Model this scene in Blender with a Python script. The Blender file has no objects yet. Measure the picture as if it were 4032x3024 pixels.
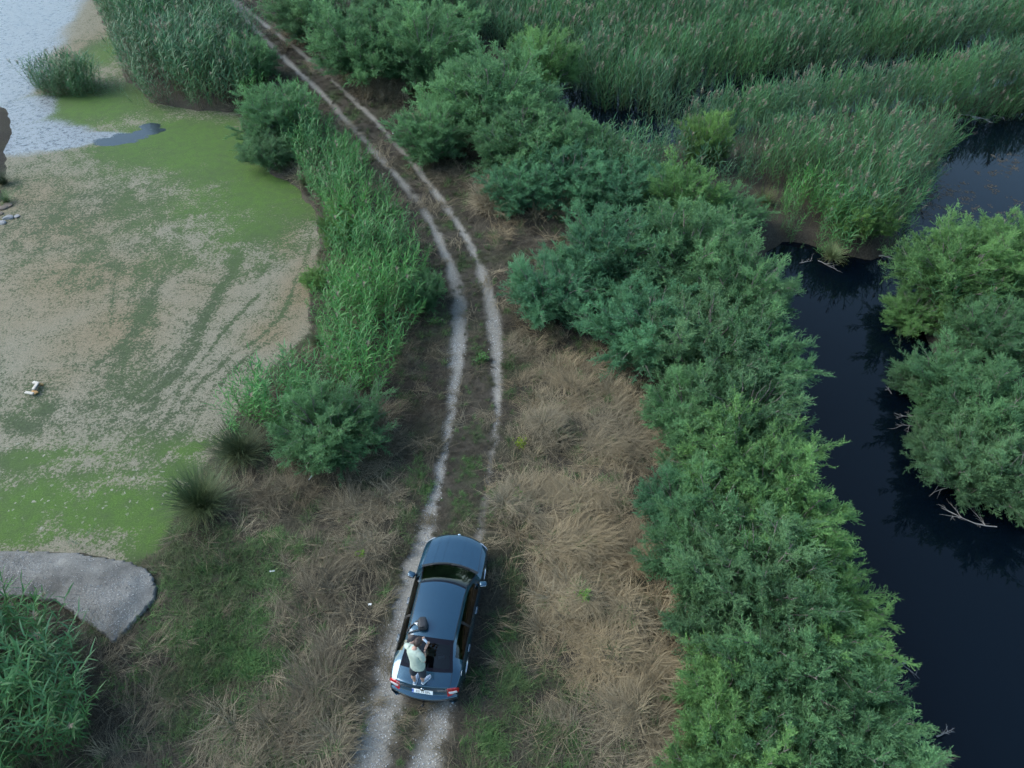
import bpy, bmesh, math, random
import numpy as np
from mathutils import Vector, Matrix, Euler

SC = bpy.context.scene
COL = SC.collection
R = math.radians

# ------------------------------------------------------------------ camera
FPX, PITCH, CAMH = 2892.0, R(45.81), 18.83          # photo is 4032 x 3024
cam_d = bpy.data.cameras.new('camera')
cam_d.sensor_fit = 'HORIZONTAL'
cam_d.sensor_width = 36.0
cam_d.lens = 36.0 * FPX / 4032.0
cam_d.clip_start = 0.1
cam_d.clip_end = 6000
cam = bpy.data.objects.new('camera', cam_d)
COL.objects.link(cam)
cam.location = (0, 0, CAMH)
cam.rotation_euler = (R(90) - PITCH, 0, 0)
SC.camera = cam

# ------------------------------------------------------------------ dusk sky, soft low sun from the left
SUN_EL, SUN_AZ = R(40), R(-80)                        # azimuth measured from +Y towards +X
w = bpy.data.worlds.new('World')
SC.world = w
w.use_nodes = True
nt = w.node_tree
bg = nt.nodes['Background']
sky = nt.nodes.new('ShaderNodeTexSky')
sky.sky_type = 'NISHITA'
sky.sun_disc = False
sky.sun_elevation = SUN_EL
sky.sun_rotation = SUN_AZ
sky.air_density = 1.0
sky.dust_density = 0.8
sky.ozone_density = 1.0
tn = nt.nodes.new('ShaderNodeVectorMath'); tn.operation = 'MULTIPLY'; tn.inputs[1].default_value = (0.94, 1.0, 0.92)   # evening balance of the camera, even over the whole sky
nt.links.new(sky.outputs[0], tn.inputs[0]); nt.links.new(tn.outputs[0], bg.inputs[0])
bg.inputs[1].default_value = 0.10
sun_d = bpy.data.lights.new('sun', 'SUN')
sun_d.energy = 1.1
sun_d.angle = R(42)
sun_d.color = (1.0, 0.97, 0.93)
sun = bpy.data.objects.new('sun', sun_d)
COL.objects.link(sun)
SUN_LAMP_EL = SUN_EL
sd = Vector((math.sin(SUN_AZ) * math.cos(SUN_LAMP_EL), math.cos(SUN_AZ) * math.cos(SUN_LAMP_EL), math.sin(SUN_LAMP_EL)))
sun.rotation_euler = sd.to_track_quat('Z', 'Y').to_euler()
SC.view_settings.view_transform = 'Standard'
SC.view_settings.look = 'None'
SC.view_settings.gamma = 1.0
SC.view_settings.use_curve_mapping = False
SC.view_settings.exposure = 2.05
SC.cycles.use_denoising = True
SC.cycles.use_adaptive_sampling = True
SC.cycles.adaptive_threshold = 0.03
SC.cycles.max_bounces = 4
SC.cycles.diffuse_bounces = 2
SC.cycles.glossy_bounces = 3
SC.cycles.transparent_max_bounces = 12
SC.cycles.caustics_reflective = False
SC.cycles.caustics_refractive = False

# ------------------------------------------------------------------ helpers
_cp, _sp = math.cos(PITCH), math.sin(PITCH)
def G(dx, dy, z=0.0):
    """Point at height z on the ground seen at (dx,dy) of the survey picture (2212 x 1659)."""
    s = 4032.0 / 2212.0
    a, b = (dx * s - 2016) / FPX, (dy * s - 1512) / FPX
    d = (a, _cp - b * _sp, -_sp - b * _cp)
    t = (z - CAMH) / d[2]
    return (d[0] * t, d[1] * t)
def GP(pts, z=0.0):
    return np.array([G(x, y, z) for x, y in pts])

def hash2(ix, iy, seed):
    h = (ix.astype(np.int64) * 374761393 + iy.astype(np.int64) * 668265263 + seed * 974634777) & 0xffffffff
    h = ((h ^ (h >> 13)) * 1274126177) & 0xffffffff
    h = h ^ (h >> 16)
    return (h & 0xffffff) / float(0xffffff)
def vnoise(x, y, seed=0):
    x = np.asarray(x, float); y = np.asarray(y, float)
    ix = np.floor(x); iy = np.floor(y)
    fx = x - ix; fy = y - iy
    fx = fx * fx * (3 - 2 * fx); fy = fy * fy * (3 - 2 * fy)
    a = hash2(ix, iy, seed); b = hash2(ix + 1, iy, seed)
    c = hash2(ix, iy + 1, seed); d = hash2(ix + 1, iy + 1, seed)
    return (a * (1 - fx) + b * fx) * (1 - fy) + (c * (1 - fx) + d * fx) * fy
def fbm(x, y, seed=0, oct=4):
    s = 0; amp = 0.5; tot = 0
    for o in range(oct):
        s = s + amp * vnoise(np.asarray(x) * 2 ** o, np.asarray(y) * 2 ** o, seed + o * 17)
        tot += amp; amp *= 0.5
    return s / tot
def sstep(a, b, x):
    t = np.clip((x - a) / (b - a), 0, 1)
    return t * t * (3 - 2 * t)
def poly_sd(poly, x, y):
    """Signed distance to a closed polygon, negative inside."""
    x = np.asarray(x, float); y = np.asarray(y, float)
    d2 = np.full(x.shape, 1e18); ins = np.zeros(x.shape, bool)
    n = len(poly)
    for i in range(n):
        ax, ay = poly[i]; bx, by = poly[(i + 1) % n]
        ex, ey = bx - ax, by - ay
        t = np.clip(((x - ax) * ex + (y - ay) * ey) / (ex * ex + ey * ey + 1e-12), 0, 1)
        d2 = np.minimum(d2, (x - ax - t * ex) ** 2 + (y - ay - t * ey) ** 2)
        c = ((ay > y) != (by > y)) & (x < (bx - ax) * (y - ay) / (by - ay + 1e-15) + ax)
        ins ^= c
    d = np.sqrt(d2)
    return np.where(ins, -d, d)
def line_d(line, x, y):
    x = np.asarray(x, float); y = np.asarray(y, float)
    d2 = np.full(x.shape, 1e18)
    for i in range(len(line) - 1):
        ax, ay = line[i]; bx, by = line[i + 1]
        ex, ey = bx - ax, by - ay
        t = np.clip(((x - ax) * ex + (y - ay) * ey) / (ex * ex + ey * ey + 1e-12), 0, 1)
        d2 = np.minimum(d2, (x - ax - t * ex) ** 2 + (y - ay - t * ey) ** 2)
    return np.sqrt(d2)
def smooth_line(pts, n=8):
    P = np.array(pts, float); out = []
    P = np.vstack([2 * P[0] - P[1], P, 2 * P[-1] - P[-2]])
    for i in range(1, len(P) - 2):
        for k in range(n):
            t = k / n
            out.append(0.5 * ((2 * P[i]) + (-P[i - 1] + P[i + 1]) * t + (2 * P[i - 1] - 5 * P[i] + 4 * P[i + 1] - P[i + 2]) * t * t
                              + (-P[i - 1] + 3 * P[i] - 3 * P[i + 1] + P[i + 2]) * t ** 3))
    out.append(P[-2])
    return np.array(out)
def blobs(lst, x, y):
    m = np.zeros(np.shape(x))
    for b in lst:
        cx, cy = G(b[0], b[1]); rx = b[2]; ry = b[3] if len(b) > 3 else rx; wgt = b[4] if len(b) > 4 else 1.0
        q = ((x - cx) / rx) ** 2 + ((y - cy) / ry) ** 2
        m = np.maximum(m, wgt * np.exp(-q * 1.1))
    return m

def new_mesh(name, verts, faces, mat=None, smooth=False):
    me = bpy.data.meshes.new(name)
    me.from_pydata(verts, [], faces)
    if mat: me.materials.append(mat)
    if smooth:
        me.polygons.foreach_set('use_smooth', [True] * len(me.polygons))
    me.update()
    return me
def np_mesh(name, V, F, mat=None, smooth=False):
    """V (n,3), F (m,k) arrays with a fixed number of corners (3 or 4)."""
    V = np.asarray(V, np.float32); F = np.asarray(F, np.int32)
    me = bpy.data.meshes.new(name)
    me.vertices.add(len(V)); me.vertices.foreach_set('co', V.ravel())
    k = F.shape[1]
    me.loops.add(F.size); me.loops.foreach_set('vertex_index', F.ravel())
    me.polygons.add(len(F))
    me.polygons.foreach_set('loop_start', np.arange(0, F.size, k, dtype=np.int32))
    if smooth: me.polygons.foreach_set('use_smooth', np.ones(len(F), bool))
    if mat: me.materials.append(mat)
    me.update(calc_edges=True)
    return me
def obj(name, me, parent=None, loc=None):
    o = bpy.data.objects.new(name, me)
    COL.objects.link(o)
    if parent: o.parent = parent
    if loc is not None: o.location = loc
    return o
def empty(name, loc=(0, 0, 0), rz=0.0):
    o = bpy.data.objects.new(name, None)
    COL.objects.link(o)
    o.location = loc; o.rotation_euler = (0, 0, rz); o.empty_display_size = 0.2
    return o
def tag(o, label, cat=None, group=None, kind=None):
    o['label'] = label
    if cat: o['category'] = cat
    if group: o['group'] = group
    if kind: o['kind'] = kind
    return o

class MB:
    """Small mesh collector."""
    def __init__(s): s.v = []; s.f = []
    def add(s, vs, fs):
        n = len(s.v); s.v += [tuple(p) for p in vs]; s.f += [tuple(i + n for i in f) for f in fs]
    def box(s, c, size, rot=None, bev=0.0):
        bm = bmesh.new(); bmesh.ops.create_cube(bm, size=1.0)
        for v in bm.verts: v.co = Vector((v.co.x * size[0], v.co.y * size[1], v.co.z * size[2]))
        if bev > 0: bmesh.ops.bevel(bm, geom=bm.edges[:], offset=bev, segments=2, profile=0.6, affect='EDGES')
        M = (rot.to_4x4() if rot is not None else Matrix.Identity(4)); M = Matrix.Translation(c) @ M
        bm.verts.index_update()
        s.add([M @ v.co for v in bm.verts], [[v.index for v in f.verts] for f in bm.faces]); bm.free()
    def tube(s, pts, rad, n=6, cap=True):
        pts = [Vector(p) for p in pts]
        if not isinstance(rad, (list, tuple)): rad = [rad] * len(pts)
        rings = []; up = Vector((0, 0, 1)); prev = None
        for i, p in enumerate(pts):
            d = (pts[min(i + 1, len(pts) - 1)] - pts[max(i - 1, 0)])
            if d.length < 1e-9: d = Vector((0, 0, 1))
            d.normalize()
            if prev is None:
                a = d.cross(up)
                if a.length < 1e-3: a = d.cross(Vector((1, 0, 0)))
            else:
                a = prev - d * prev.dot(d)
            a.normalize(); prev = a; b = d.cross(a)
            rings.append([p + (a * math.cos(2 * math.pi * k / n) + b * math.sin(2 * math.pi * k / n)) * rad[i] for k in range(n)])
        vs = [q for r_ in rings for q in r_]; fs = []
        for i in range(len(pts) - 1):
            for k in range(n):
                fs.append((i * n + k, i * n + (k + 1) % n, (i + 1) * n + (k + 1) % n, (i + 1) * n + k))
        if cap:
            fs.append(tuple(range(n - 1, -1, -1))); fs.append(tuple((len(pts) - 1) * n + k for k in range(n)))
        s.add(vs, fs)
    def lathe(s, prof, M=None, n=24, closed=False):
        """profile (r, h) spun round local Z."""
        vs = []; fs = []; m = len(prof)
        for k in range(n):
            a = 2 * math.pi * k / n
            for r_, h in prof:
                p = Vector((r_ * math.cos(a), r_ * math.sin(a), h)); vs.append(M @ p if M else p)
        for k in range(n):
            for i in range(m - 1 if not closed else m):
                j = (i + 1) % m
                fs.append((k * m + i, ((k + 1) % n) * m + i, ((k + 1) % n) * m + j, k * m + j))
        s.add(vs, fs)
    def mesh(s, name, mat, smooth=True):
        return new_mesh(name, s.v, s.f, mat, smooth)
    def build(s, name, mat, parent=None, smooth=True):
        return obj(name, s.mesh(name, mat, smooth), parent)

# ------------------------------------------------------------------ materials
def mat_new(name):
    m = bpy.data.materials.new(name); m.use_nodes = True
    n = m.node_tree.nodes; l = m.node_tree.links
    return m, n, l, n['Principled BSDF'], n['Material Output']
def simple(name, col, rough=0.6, metal=0.0, spec=0.5, coat=0.0, noise=0.0, nscale=8.0):
    m, n, l, b, o = mat_new(name)
    b.inputs['Base Color'].default_value = (*col, 1)
    b.inputs['Roughness'].default_value = rough
    b.inputs['Metallic'].default_value = metal
    b.inputs['Specular IOR Level'].default_value = spec
    b.inputs['Coat Weight'].default_value = coat
    b.inputs['Coat Roughness'].default_value = 0.04
    if noise > 0:
        tc = n.new('ShaderNodeTexCoord'); t = n.new('ShaderNodeTexNoise'); t.inputs['Scale'].default_value = nscale; t.inputs['Detail'].default_value = 5
        l.new(tc.outputs['Object'], t.inputs['Vector'])
        mr = n.new('ShaderNodeMapRange'); mr.inputs['From Min'].default_value = 0.3; mr.inputs['From Max'].default_value = 0.7
        mr.inputs['To Min'].default_value = 1 - noise; mr.inputs['To Max'].default_value = 1 + noise
        l.new(t.outputs[0], mr.inputs['Value'])
        mx = n.new('ShaderNodeVectorMath'); mx.operation = 'SCALE'; mx.inputs[0].default_value = col
        l.new(mr.outputs[0], mx.inputs['Scale']); l.new(mx.outputs[0], b.inputs['Base Color'])
    return m
def leaf_mat(name, base, tip, source, transl=0.3, rough=0.55, vary=0.35, yellow=(0.16, 0.15, 0.03), ya=0.0):
    """Leaf colours: base..tip by the mesh attribute 'shade'; source 'OBJECT' uses the object's colour, 'INSTANCER' the scatter's tint."""
    m, n, l, b, o = mat_new(name)
    at = n.new('ShaderNodeAttribute'); at.attribute_name = 'shade'; at.attribute_type = 'GEOMETRY'
    mix = n.new('ShaderNodeMix'); mix.data_type = 'RGBA'
    mix.inputs['A'].default_value = (*base, 1); mix.inputs['B'].default_value = (*tip, 1)
    l.new(at.outputs['Fac'], mix.inputs['Factor'])
    col = mix.outputs['Result']
    if source == 'OBJECT':
        oi = n.new('ShaderNodeObjectInfo')
        mu = n.new('ShaderNodeMix'); mu.data_type = 'RGBA'; mu.blend_type = 'MULTIPLY'; mu.inputs['Factor'].default_value = 1
        l.new(col, mu.inputs['A']); l.new(oi.outputs['Color'], mu.inputs['B']); col = mu.outputs['Result']
    else:
        ti = n.new('ShaderNodeAttribute'); ti.attribute_name = 'tint'; ti.attribute_type = 'INSTANCER'
        mr = n.new('ShaderNodeMapRange'); mr.inputs['To Min'].default_value = 1 - vary; mr.inputs['To Max'].default_value = 1 + vary
        l.new(ti.outputs['Fac'], mr.inputs['Value'])
        sc = n.new('ShaderNodeVectorMath'); sc.operation = 'SCALE'
        l.new(col, sc.inputs[0]); l.new(mr.outputs[0], sc.inputs['Scale']); col = sc.outputs[0]
        if ya > 0:
            hu = n.new('ShaderNodeAttribute'); hu.attribute_name = 'hue'; hu.attribute_type = 'INSTANCER'
            mm = n.new('ShaderNodeMix'); mm.data_type = 'RGBA'; mm.inputs['B'].default_value = (*yellow, 1)
            mc = n.new('ShaderNodeMath'); mc.operation = 'MULTIPLY'; mc.inputs[1].default_value = ya
            l.new(hu.outputs['Fac'], mc.inputs[0]); l.new(mc.outputs[0], mm.inputs['Factor'])
            l.new(col, mm.inputs['A']); col = mm.outputs['Result']
    l.new(col, b.inputs['Base Color'])
    b.inputs['Roughness'].default_value = rough
    b.inputs['Specular IOR Level'].default_value = 0.3
    if transl > 0:
        tr = n.new('ShaderNodeBsdfTranslucent'); l.new(col, tr.inputs['Color'])
        ms = n.new('ShaderNodeMixShader'); ms.inputs[0].default_value = transl
        l.new(b.outputs[0], ms.inputs[1]); l.new(tr.outputs[0], ms.inputs[2]); l.new(ms.outputs[0], o.inputs['Surface'])
    return m

# ------------------------------------------------------------------ layout of the place (metres, from the survey picture)
WATER_POND, WATER_CH = -0.30, -0.55
POND = np.vstack([GP([(205, -60), (215, 30), (250, 100), (275, 170), (330, 222), (430, 238), (515, 245), (545, 330), (590, 372),
    (650, 412), (690, 470), (692, 540), (668, 640), (672, 720), (610, 772), (535, 860), (488, 950), (435, 1030), (395, 1085),
    (368, 1150), (335, 1192), (290, 1228), (200, 1206), (60, 1195), (-60, 1192), (-300, 1190)], WATER_POND),
    np.array([[-40, 12], [-60, 30], [-70, 90], [-38, 90]])])
BANK = GP([(-160, 200), (10, 232), (22, 262), (20, 300), (14, 345), (6, 375), (-3, 470), (-160, 520)], WATER_POND)
CHAN = GP([(2500, 215), (2300, 228), (2060, 246), (2040, 305), (1985, 400), (1950, 480), (1925, 545), (1880, 560), (1800, 542),
    (1740, 525), (1690, 515), (1655, 545), (1670, 600), (1690, 660), (1700, 720), (1715, 800), (1740, 900), (1760, 1000), (1775, 1100),
    (1815, 1200), (1845, 1300), (1875, 1400), (1915, 1500), (1970, 1600), (2030, 1690), (2150, 1850), (2700, 1850), (2600, 1450),
    (2380, 1290), (2290, 1190), (2210, 1095), (2140, 1000), (2090, 930), (2050, 840), (2015, 760), (1990, 680), (1985, 620), (2010, 565),
    (2060, 535), (2140, 505), (2300, 480), (2500, 450)], WATER_CH)
MARSH = np.vstack([GP([(1010, 75), (1060, 100), (1180, 150), (1210, 230), (1250, 300), (1340, 318), (1400, 322), (1500, 322), (1570, 310), (1640, 285), (1750, 262),
    (1900, 246), (2050, 226), (2300, 150), (2500, 130)], WATER_CH), np.array([[60, 110], [-10, 110], [-8, 62]])])
RUT_L = smooth_line(GP([(380, -160), (430, -90), (480, -25), (545, 55), (600, 112), (645, 155), (700, 207), (745, 258), (800, 318), (860, 384), (918, 460), (958, 540),
    (982, 600), (993, 655), (990, 730), (981, 830), (968, 920), (950, 1010), (935, 1080), (915, 1160), (893, 1240), (866, 1340),
    (845, 1420), (830, 1510), (805, 1600), (788, 1659), (750, 1780)]))
RUT_R = smooth_line(GP([(420, -160), (460, -90), (500, -10), (560, 42), (640, 105), (690, 150), (735, 190), (805, 256), (872, 330), (922, 392), (962, 445), (1002, 505),
    (1032, 565), (1055, 632), (1066, 690), (1073, 760), (1076, 850), (1070, 935), (1060, 1005), (1047, 1090), (1035, 1160), (1020, 1250),
    (1000, 1350), (975, 1440), (950, 1525), (932, 1600), (920, 1659), (890, 1780)]))
STRAW = [(1220, 835, 1.5, 1.0), (1290, 900, 1.5, 1.2), (1340, 965, 1.1, .9), (1180, 930, .9, .9), (1200, 1085, 1.3, 1.0), (1310, 1090, 1.0, .9),
    (1250, 1190, 1.5, 1.0), (1380, 1210, .9, .9), (1240, 1300, 1.2, .8), (1380, 1330, 1.0, .9), (1310, 1420, 1.1, .8), (1440, 1450, .9, .9),
    (1370, 1550, 1.1, .9), (1440, 1620, 1.0, .9), (1230, 1570, .9, .6, .7), (1120, 1090, .8, .8, .9), (1120, 820, .7, .5, .7),
    (1085, 430, 1.2, 1.4), (1185, 455, .8, 1.0), (820, 182, 1.6, 1.6, .9), (655, 65, 1.4, 3.0, .8), (960, 370, 1.0, 1.2, .6), (1120, 760, .8, .8, .6),
    (700, 1170, .9, .8, .9), (760, 1100, .8, .6, .9), (820, 1085, .6, .5, .9), (690, 1270, .9, .6), (730, 1370, .8, .7), (640, 1340, .8, .5),
    (710, 1480, .9, .7), (660, 1590, 1.1, .8), (560, 1640, 1.0, .5), (470, 1600, .9, .5, .8), (720, 1620, .9, .7), (810, 1190, .6, .6, .8),
    (520, 1085, .9, .4, .9), (640, 1065, 1.0, .5, .9), (850, 890, .5, .8, .9), (820, 960, .6, .8, .9), (770, 1000, .6, .5, .8), (540, 1540, .8, .4, .7),
    (330, 1500, .8, .5, .6), (400, 1380, .6, .5, .6), (860, 760, .5, .7, .5)]
GREEN = [(560, 1250, 1.0, .8, .8), (420, 1360, 1.2, .8, .9), (620, 1480, .8, .6, .7), (450, 1230, 1.4, 1.0), (540, 1330, 1.1, .8, .9), (480, 1420, 1.2, .8, .9), (380, 1480, 1.0, .7, .8), (480, 1190, 1.0, .7), (410, 1250, .8, .6), (565, 1185, .8, .5), (500, 1290, 1.0, .6), (600, 1260, .6, .5, .8), (470, 1340, .9, .5),
    (560, 1430, .9, .6), (450, 1460, .9, .5), (530, 1530, .7, .4, .7), (610, 1195, .5, .4, .7), (400, 1570, .8, .4, .8), (600, 1665, .8, .3),
    (890, 860, .5, .5, .7), (900, 1040, .5, .6, .7), (870, 1120, .4, .4, .8), (1180, 1600, .8, .5, .7), (1040, 1480, .5, .5, .6), (700, 1560, .5, .4, .6), (500, 1610, .8, .4, .7), (1110, 1470, .7, .6, .75), (1080, 1390, .5, .5, .45), (1120, 1560, .8, .5, .6),
    (1045, 1610, .6, .4), (1240, 1500, .5, .4, .7), (1110, 1260, .35, .5, .7), (1050, 1660, .6, .3), (640, 1450, .5, .4, .6), (680, 1100, .4, .3, .6),
    (620, 1520, .5, .3, .6), (1250, 1640, .6, .4, .5), (880, 250, .5, 1.0, .5), (680, 130, .8, 1.4, .5)]
MID_GREEN = [(1040, 775, .3, .5), (1030, 930, .3, .6), (1010, 1010, .35, .7), (995, 1090, .35, .6), (852, 1565, .26, .24), (970, 480, .3, .6), (1000, 570, .25, .5),
    (880, 370, .5, .7), (760, 250, .5, .9), (660, 150, .6, 1.2), (720, 210, .6, .9), (600, 70, .6, 1.5)]

def fields(x, y):
    dl = line_d(RUT_L, x, y); dr = line_d(RUT_R, x, y)
    n1 = fbm(x * 1.3, y * 1.3, 3, 4); n2 = fbm(x * 0.33, y * 0.33, 9, 3)
    wob = (n1 - .5) * .35
    near = sstep(14, 9, y); near2 = sstep(8.5, 6.5, y)                # wider gravel in the foreground
    wl = .21 + .34 * near + .16 * (n2 - .5); wr = .185 + .24 * near2 + .14 * (n2 - .5)
    n3 = fbm(x * .7, y * .35, 13, 3)
    fl_ = 1 - .55 * blobs([(890, 430, .8, 2.0), (1000, 600, .5, 1.0, .3)], x, y) * (dl < dr)
    fr_ = 1 - .45 * blobs([(1050, 1080, .8, 1.6), (1068, 960, .6, 1.0), (840, 290, 1.0, 4.0, .6), (700, 170, 2.0, 5.0, .5)], x, y) * (dr < dl)
    gain = np.clip(.66 + .9 * (n3 - .3), .55, 1.0)
    wr = wr * (1 + .8 * blobs([(1060, 690, .7, 1.8), (1040, 600, .6, 1.0, .6)], x, y)); wl = wl * (1 + .5 * blobs([(990, 700, .7, 3.0)], x, y))
    rut = np.maximum((1 - sstep(wl * .2, wl * 1.5, dl + wob * .5)) * fl_, (1 - sstep(wr * .2, wr * 1.5, dr + wob * .5)) * fr_) * gain
    mid_d = np.maximum(dl, dr)
    band = (mid_d < 1.85) | (dl < .5) | (dr < .5)
    dt = np.minimum(dl, dr)
    mid = np.where(mid_d < 1.75, 1.0, 0.0)
    gb = blobs(GREEN, x, y)
    ex = blobs([(1095, 1230, .5, .9), (1085, 1330, .6, .7), (1070, 1430, .7, .6), (1040, 1540, .8, .5), (1010, 1640, .9, .5), (1105, 1480, .6, .6)], x, y)
    straw = np.clip((blobs(STRAW, x, y) + (n1 - .5) * .5) * (1 - .85 * np.clip(gb * 1.2, 0, 1)) - ex, 0, 1)
    green = np.clip(gb * 1.15 + (n1 - .5) * .6, 0, 1) * (1 - rut)
    gmid = np.clip(blobs(MID_GREEN, x, y) + (n1 - .5) * .8, 0, 1) * (1 - rut)
    straw = straw * (1 - sstep(.62 + .2 * near, .3 + .15 * near, dt) * .97) * (1 - mid)
    return dict(dl=dl, dr=dr, rut=rut, band=band, mid=mid, dt=dt, straw=straw, green=green, gmid=gmid, n1=n1, n2=n2)

def height(x, y, f=None):
    x = np.asarray(x, float); y = np.asarray(y, float)
    sp = poly_sd(POND, x, y); sb = poly_sd(BANK, x, y)
    sp = np.maximum(sp, -sb)                                          # the bank stands in the pond
    sp = sp + (fbm(x * .9, y * .9, 41, 3) - .5) * .7
    sc = np.minimum(poly_sd(CHAN, x, y), poly_sd(MARSH, x, y)) + (fbm(x * .8, y * .8, 51, 3) - .5) * .6
    z = .05 * (fbm(x * .5, y * .5, 61, 3) - .5) + .035 * (fbm(x * 3, y * 3, 62, 3) - .5)
    z = z - (0.62 + z) * sstep(.7, -.7, sp)
    z = z - (1.1 + z) * sstep(.5, -.5, sc)
    if f is None: f = fields(x, y)
    z = z - .05 * f['rut'] + np.where(x > -.6, .95, .40) * f['straw'] * np.maximum(fbm(x * .95, y * .95, 71, 3) - .22, 0) + .05 * f['green']
    return z

# ------------------------------------------------------------------ ground and track
def axis(a, b, step, lim, g=1.06):
    mid = list(np.arange(a, b + step * .5, step)); lo = []; s = step; p = a
    while p > -lim: s *= g; p -= s; lo.append(p)
    hi = []; s = step; p = b
    while p < lim: s *= g; p += s; hi.append(p)
    return np.array(lo[::-1] + mid + hi)
xs = axis(-18, 8, .13, 2500, 1.08); ys = axis(3.8, 52, .13, 2500, 1.08)
XX, YY = np.meshgrid(xs, ys)
f_ = fields(XX, YY)
ZZ = height(XX, YY, f_)
nx, ny = len(xs), len(ys)
V = np.stack([XX.ravel(), YY.ravel(), ZZ.ravel()], 1)
idx = np.arange(nx * ny).reshape(ny, nx)
Q = np.stack([idx[:-1, :-1], idx[:-1, 1:], idx[1:, 1:], idx[1:, :-1]], -1).reshape(-1, 4)
inband = f_['band'].ravel()[Q].all(1) & (V[Q[:, 0], 1] > -20) & (V[Q[:, 0], 1] < 120)

def ground_material():
    m, n, l, b, o = mat_new('ground_soil')
    tc = n.new('ShaderNodeTexCoord')
    def noise(scale, det=6, rough=.6, dist=0.0):
        t = n.new('ShaderNodeTexNoise'); t.inputs['Scale'].default_value = scale; t.inputs['Detail'].default_value = det
        t.inputs['Roughness'].default_value = rough; t.inputs['Distortion'].default_value = dist
        l.new(tc.outputs['Object'], t.inputs['Vector']); return t.outputs[0]
    def ramp(v, stops):
        r = n.new('ShaderNodeValToRGB'); l.new(v, r.inputs[0])
        e = r.color_ramp.elements
        while len(e) < len(stops): e.new(0.5)
        for k, (p, c) in enumerate(stops): e[k].position = p; e[k].color = (*c, 1)
        return r.outputs[0]
    def attr(name):
        a = n.new('ShaderNodeAttribute'); a.attribute_name = name; return a.outputs['Fac']
    def mix(fac, A, B, blend='MIX'):
        x = n.new('ShaderNodeMix'); x.data_type = 'RGBA'; x.blend_type = blend
        l.new(fac, x.inputs['Factor']); l.new(A, x.inputs['A']); l.new(B, x.inputs['B']); return x.outputs['Result']
    def math_(op, a, b_):
        x = n.new('ShaderNodeMath'); x.operation = op; x.use_clamp = True
        l.new(a, x.inputs[0])
        if isinstance(b_, float): x.inputs[1].default_value = b_
        else: l.new(b_, x.inputs[1])
        return x.outputs[0]
    soil = ramp(noise(14, 8, .7), [(.28, (.024, .021, .016)), (.5, (.048, .042, .033)), (.72, (.088, .077, .060))])
    fine = noise(55, 4, .7)
    dirt = ramp(noise(22, 8, .75), [(.25, (.115, .109, .094)), (.5, (.22, .211, .187)), (.75, (.35, .34, .31))])
    thatch = ramp(noise(30, 8, .7), [(.3, (.05, .040, .030)), (.7, (.12, .10, .078))])
    turf = ramp(noise(26, 8, .7), [(.3, (.016, .030, .013)), (.7, (.05, .075, .028))])
    c = mix(attr('straw'), soil, thatch)
    c = mix(attr('green'), c, turf)
    rf = math_('MULTIPLY', attr('rut'), 1.0)
    # broken edges of the wheel ruts
    bf = n.new('ShaderNodeMapRange'); bf.inputs['From Min'].default_value = .10; bf.inputs['From Max'].default_value = .90
    ad = n.new('ShaderNodeMath'); ad.operation = 'ADD'; l.new(rf, ad.inputs[0])
    sb = n.new('ShaderNodeMath'); sb.operation = 'MULTIPLY_ADD'; sb.inputs[1].default_value = .8; sb.inputs[2].default_value = -.4
    l.new(noise(9, 7, .75), sb.inputs[0]); l.new(sb.outputs[0], ad.inputs[1]); l.new(ad.outputs[0], bf.inputs['Value'])
    c = mix(bf.outputs[0], c, dirt)
    l.new(c, b.inputs['Base Color'])
    b.inputs['Roughness'].default_value = .95; b.inputs['Specular IOR Level'].default_value = .15
    bp = n.new('ShaderNodeBump'); bp.inputs['Strength'].default_value = .7; bp.inputs['Distance'].default_value = .03
    l.new(noise(40, 8, .75), bp.inputs['Height']); l.new(bp.outputs[0], b.inputs['Normal'])
    return m
M_GROUND = ground_material()
def sub_grid(name, faces):
    used = np.unique(faces); remap = np.zeros(len(V), np.int64); remap[used] = np.arange(len(used))
    me = np_mesh(name, V[used], remap[faces], M_GROUND, True)
    for k, arr in (('rut', f_['rut']), ('straw', f_['straw']), ('green', np.maximum(f_['green'], f_['gmid'] * f_['mid']))):
        a = me.attributes.new(k, 'FLOAT', 'POINT'); a.data.foreach_set('value', arr.ravel()[used].astype(np.float32))
    return obj(name, me)
g_ = sub_grid('ground', Q[~inband]); tag(g_, 'brown earth of the meadow and banks under grass and bushes', kind='structure')
t_ = sub_grid('dirt_track', Q[inband]); tag(t_, 'two-rut gravel farm track curving away between reeds and bushes', kind='structure')

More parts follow.
